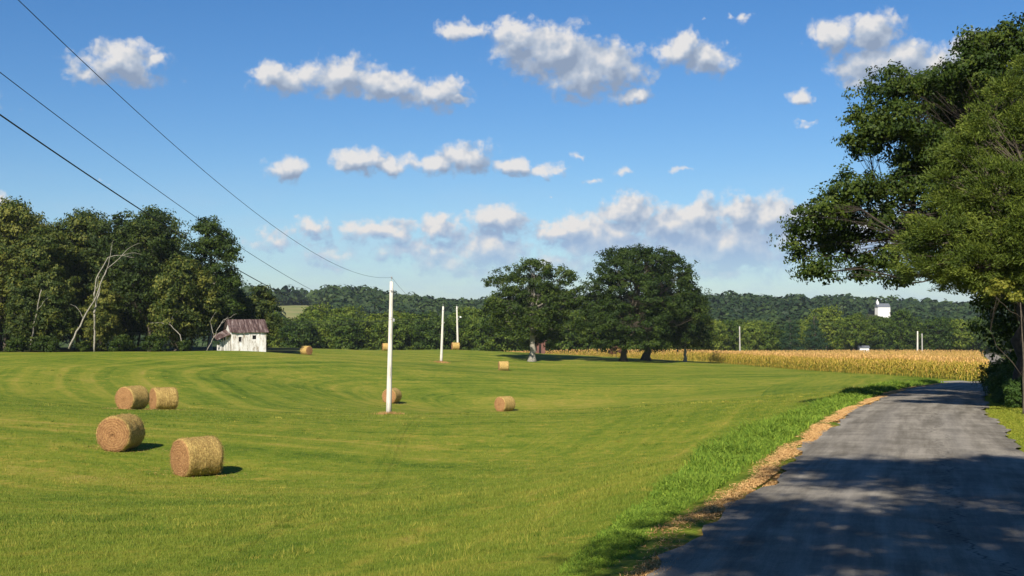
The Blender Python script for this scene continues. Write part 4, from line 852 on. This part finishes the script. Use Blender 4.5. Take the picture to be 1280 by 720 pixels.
# trodden bare earth and weeds round the pole feet
for (px, d, lab) in [(486, 85.9, 'dry brown weeds round the foot of the tall white pole'), (551.5, 204.8, 'dry brown weeds round the foot of the middle field pole')]:
    q_ = G3(px, d); n = 900; r_ = np.random.default_rng(int(px)); a_ = r_.uniform(0, 6.28, n); rr = np.abs(r_.normal(0, .38, n)); sc = 1 if d < 100 else 1.5
    x = q_[0] + np.cos(a_) * rr * sc * 1.3; y = q_[1] + np.sin(a_) * rr * sc
    tag(link(blades('dry_weeds', x, y, r_.uniform(.08, .28, n) * sc, np.full(n, .03 * sc), m_strawbit, .5, 3), 'dry_weeds'), lab, 'weeds', kind='stuff')
def wire(a_, b_, sag, rad, label, n=48, y0=None):
    t = np.linspace(0, 1, n) ** 1.0; L = np.array(a_)[None] * (1 - t[:, None]) + np.array(b_)[None] * t[:, None]; L[:, 2] -= sag * 4 * t * (1 - t)
    mb = MB(); mb.tube(L, rad, 5); o = mb.build('overhead_wire', m_wire, None); tag(o, label, 'wire', 'overhead wires'); return o
W1 = P(487.2, 352, 86); W1e = T1 + np.array([0, 0, .30]); S1 = T1 * 1.0; brk = P(489.5, 398, 86)
wire((-9.035, -15, 12.67), W1e, 3.59, .008, 'highest thin overhead wire running to the top of the tall white pole', 80)
wire((-9.015, -15, 10.0), brk + np.array([.02, 0, .05]), 2.33, .008, 'middle thin overhead wire between the highest one and the thick cable', 80)
wire((-6.76, -15, 7.68), brk + np.array([.05, -.05, -.05]), 2.54, .012, 'lowest and thickest overhead cable at upper left', 80)
wire(W1e, T2 + np.array([0, 0, .30]), 1.6, .010, 'thin wire descending from the tall white pole to the middle pole', 40)
wire(brk + np.array([.08, 0, 0]), T2 + np.array([0, 0, -2.6]), 1.2, .010, 'cable from the side bracket of the tall pole toward the middle pole', 40)
wire(T2 + np.array([0, 0, .30]), T3 + np.array([0, 0, .30]), .8, .016, 'short wire between the middle and the farthest field pole', 20)
e1 = P(230, 397, 250); e2 = P(230, 401, 250)
wire(T3 + np.array([0, 0, -2.3]), e1, .8, .016, 'upper of two wires running left from the farthest pole past the trees', 40)
wire(T3 + np.array([0, 0, -2.9]), e2, .8, .016, 'lower of two wires running left from the farthest pole past the trees', 40)

# ------------------------------------------------------------------ the white shed
m_wash, t = mat('whitewashed_board'); tco = t.new('ShaderNodeTexCoord').outputs['Object']
st = t.noise(t.vmath('MULTIPLY', tco, (1.6, 1.6, .5)), 1.4, 5, .7); bd = t.new('ShaderNodeTexWave'); bd.wave_type = 'BANDS'; bd.bands_direction = 'Z'; bd.inputs['Scale'].default_value = 2.2; t.link(tco, bd.inputs['Vector'])
cc = t.ramp(st, [(.36, (.26, .21, .15)), (.47, (.55, .52, .47)), (.66, (.74, .73, .70))]); p = princ(t, cc, .9, .1); t.link(p.outputs[0], t.out.inputs[0])
m_rust, t = mat('rusty_tin'); tco = t.new('ShaderNodeTexCoord').outputs['Object']; wv = t.new('ShaderNodeTexWave'); wv.bands_direction = 'X'; wv.inputs['Scale'].default_value = 2.0; t.link(tco, wv.inputs['Vector'])
st = t.noise(t.vmath('MULTIPLY', tco, (3.0, .5, .5)), 1.1, 6, .75); cc = t.ramp(st, [(.36, (.025, .014, .012)), (.48, (.075, .042, .036)), (.58, (.17, .12, .105)), (.70, (.36, .32, .31))])
p = princ(t, cc, .6, .4, wv.outputs[1], .5, .04); t.link(p.outputs[0], t.out.inputs[0])
q_ = G3(300, 170); shed = empty('shed', (q_[0], q_[1], q_[2]), R(27)); tag(shed, 'small white shed with a rusty tin roof at the right end of the wood', 'shed')
k = 170 / F
WX, WY, WH, RH = 4.9, 3.6, 2.75, 4.25      # width of the long wall, depth, wall height, ridge height
xl, xr = -1.55, 3.15
def wall_with_holes(mb, x0, x1, z1, holes, y0, th):
    xs = sorted(set([x0, x1] + [h_[0] for h_ in holes] + [h_[1] for h_ in holes])); zs = sorted(set([-.25, z1] + [h_[2] for h_ in holes] + [h_[3] for h_ in holes]))
    for i in range(len(xs) - 1):
        for j in range(len(zs) - 1):
            cx, cz = (xs[i] + xs[i + 1]) / 2, (zs[j] + zs[j + 1]) / 2
            if any(h_[0] < cx < h_[1] and h_[2] < cz < h_[3] for h_ in holes): continue
            mb.box((cx, y0, cz), (xs[i + 1] - xs[i], th, zs[j + 1] - zs[j]))
mb = MB(); wall_with_holes(mb, xl, xr, WH, [(-.65, -.25, 1.30, 1.95), (1.25, 1.80, 1.60, 2.15)], -WY / 2, .14); mb.build('front_wall', m_wash, shed)
mb = MB(); mb.box(((xl + xr) / 2, WY / 2, WH / 2 - .1), (xr - xl, .14, WH)); mb.build('rear_wall', m_wash, shed)
def gable(mb, x, th, hole=None):
    y0, y1 = -WY / 2 + .075, WY / 2 - .075
    if hole: 
        mb.box((x, (y0 + hole[0]) / 2, WH / 2 - .1), (th, hole[0] - y0, WH)); mb.box((x, (y1 + hole[1]) / 2, WH / 2 - .1), (th, y1 - hole[1], WH)); mb.box((x, (hole[0] + hole[1]) / 2, (hole[2] + WH - .1) / 2 + .05), (th, hole[1] - hole[0], WH - hole[2] - .0))
    else: mb.box((x, 0, WH / 2 - .1), (th, y1 - y0, WH))
    v = [(x - th / 2, y0, WH - .1), (x - th / 2, y1, WH - .1), (x - th / 2, 0, RH - .12), (x + th / 2, y0, WH - .1), (x + th / 2, y1, WH - .1), (x + th / 2, 0, RH - .12)]
    mb.add(v, [(0, 1, 4, 3), (1, 2, 5, 4), (2, 0, 3, 5)], [(0, 2, 1), (3, 4, 5)])
mb = MB(); gable(mb, xr - .07, .12); mb.build('gable_wall', m_wash, shed)
mb = MB(); gable(mb, xl + .07, .12, (-.9, .3, 2.0)); mb.build('gable_wall', m_wash, shed)
mb = MB(); r_ = np.random.default_rng(3)
for sgn in (-1, 1):
    for i in range(9):
        x0 = xl - .35 + i * (xr - xl + .7) / 9; x1 = x0 + (xr - xl + .7) / 9 - .015; y_e = sgn * (WY / 2 + .35); z_e = WH - .22 * 1.2 + r_.normal() * .03; jz = r_.uniform(0, .05)
        pts_ = [(x0, y_e + r_.normal() * .05, z_e + jz), (x1, y_e + r_.normal() * .05, z_e + jz), (x1, 0, RH + jz), (x0, 0, RH + jz)]
        if sgn > 0: pts_ = pts_[::-1]
        mb.slab(pts_, .03)
roof = mb.build('roof', m_rust, shed)
mb = MB(); mb.box((-.45, -WY / 2 + .12, 1.62), (.38, .04, .62)); mb.build('window', m_dark, shed); mb = MB(); mb.box((1.52, -WY / 2 + .12, 1.87), (.53, .04, .53)); mb.build('window', m_dark, shed)
mb = MB()
for x in (-.67, -.23): mb.box((x, -WY / 2 - .085, 1.62), (.06, .04, .70))
mb.box((-.45, -WY / 2 - .085, 1.26), (.5, .04, .06)); mb.build('window_frame', m_greywood, shed)
# broken lean-to boards at the left end
mb = MB()
for i in range(9):
    x = xl - .15 - i * .17; hh = WH * (1 - i * .07) * r_.uniform(.55, .95); mb.box((x, -.9 + .12 * i, hh / 2), (.13, .04, hh), r_.normal() * .15)
mb.build('broken_boards', m_wash, shed)
mb = MB(); mb.slab([(xl - 1.9, -1.4, 1.5), (xl - .1, -1.6, 2.3), (xl - .1, 1.2, 2.9), (xl - 1.9, 1.2, 2.0)], .04); mb.build('lean_to_roof', m_rust, shed)

# ------------------------------------------------------------------ church, house and little barn far off
m_white = simple('white_paint', (.80, .79, .76), .7, .05, 1); m_slate = simple('slate_roof', (.12, .13, .15), .7, .2, 1); m_brick = simple('red_boards', (.15, .07, .055), .9, .25, 2)
c = P(1103, 391.5, 1000); zc = gz(c[0], 1000); church = empty('church', (c[0], 1000, zc), R(8)); tag(church, 'distant white church with a small steeple above the tree tops', 'church')
top_wall = P(1103, 384.0, 1000)[2] - zc; ridge = P(1103, 379.3, 1000)[2] - zc; 
mb = MB(); mb.box((.1, 0, top_wall / 2 - .5), (10.4, 6, top_wall + 1)); mb.build('wall', m_white, church)
mb = MB(); x0, x1 = -5.4, 5.6; z0, z1 = top_wall + .02, ridge
mb.add([(x0, -3.3, z0), (x1, -3.3, z0), (x1, 3.3, z0), (x0, 3.3, z0), (x0, 0, z1), (x1, 0, z1)], [(0, 1, 5, 4), (2, 3, 4, 5), (3, 2, 1, 0)], [(0, 4, 3), (1, 2, 5)]); mb.build('roof', m_slate, church)
st_top = P(1096, 374, 1000)[2] - zc; mb = MB(); mb.box((-4.2, 0, top_wall + (ridge + 1.0 - top_wall) / 2 + .3), (1.7, 1.7, ridge + 1.4 - top_wall)); zb = ridge + 1.0
mb.tube([(-4.2, 0, zb), (-4.2, 0, st_top)], [.95, .08], 8); mb.build('steeple', m_white, church)
mb = MB()
for i in range(5): mb.box((-3.6 + i * 1.8, -3.03, top_wall - 2.6), (.45, .06, 1.7))
mb.build('window', m_metal, church)
def small_house(px, d, w_, dd, hw, hr, mw, mr, name, label, cat, rz=0.0):
    q_ = G3(px, d); r0 = empty(name, tuple(q_), rz); tag(r0, label, cat); mb = MB(); mb.box((0, 0, hw / 2 - .2), (w_, dd, hw + .4)); mb.build('wall', mw, r0)
    mb = MB(); e = .3; mb.add([(-w_/2-e, -dd/2-e, hw+.01), (w_/2+e, -dd/2-e, hw+.01), (w_/2+e, dd/2+e, hw+.01), (-w_/2-e, dd/2+e, hw+.01), (-w_/2-e, 0, hr), (w_/2+e, 0, hr)], [(0, 1, 5, 4), (2, 3, 4, 5), (3, 2, 1, 0)], [(0, 4, 3), (1, 2, 5)]); mb.build('roof', mr, r0)
    mb = MB(); mb.box((w_ * .1, -dd / 2 - .03, hw * .42), (w_ * .16, .05, hw * .75)); mb.build('door', m_dark, r0); mb = MB(); mb.box((-w_ * .25, -dd / 2 - .03, hw * .55), (w_ * .2, .05, hw * .35)); mb.build('window', m_dark, r0)
small_house(672.5, 275, 2.9, 2.6, 3.4, 4.2, m_brick, m_brick, 'small_barn', 'small red brown outbuilding right of the pale oak trunk', 'outbuilding', .1)
small_house(1079, 437, 3.2, 4, 2.9, 3.7, m_white, m_slate, 'house', 'white house half hidden by trees behind the corn', 'house', -.1)

# ------------------------------------------------------------------ air
hz, t = mat('haze_air'); pv = t.new('ShaderNodeVolumePrincipled'); pv.inputs['Color'].default_value = (0.70, 0.82, 1.0, 1); pv.inputs['Density'].default_value = 0.00006; pv.inputs['Anisotropy'].default_value = 0.0
t.link(pv.outputs[0], t.out.inputs['Volume'])
zmin = float(Z.min()) - 1.0; mb = MB(); mb.box((0, 2080, (zmin + 60) / 2), (8200, 4500, 60 - zmin)); hzo = mb.build('haze', hz); tag(hzo, kind='stuff')
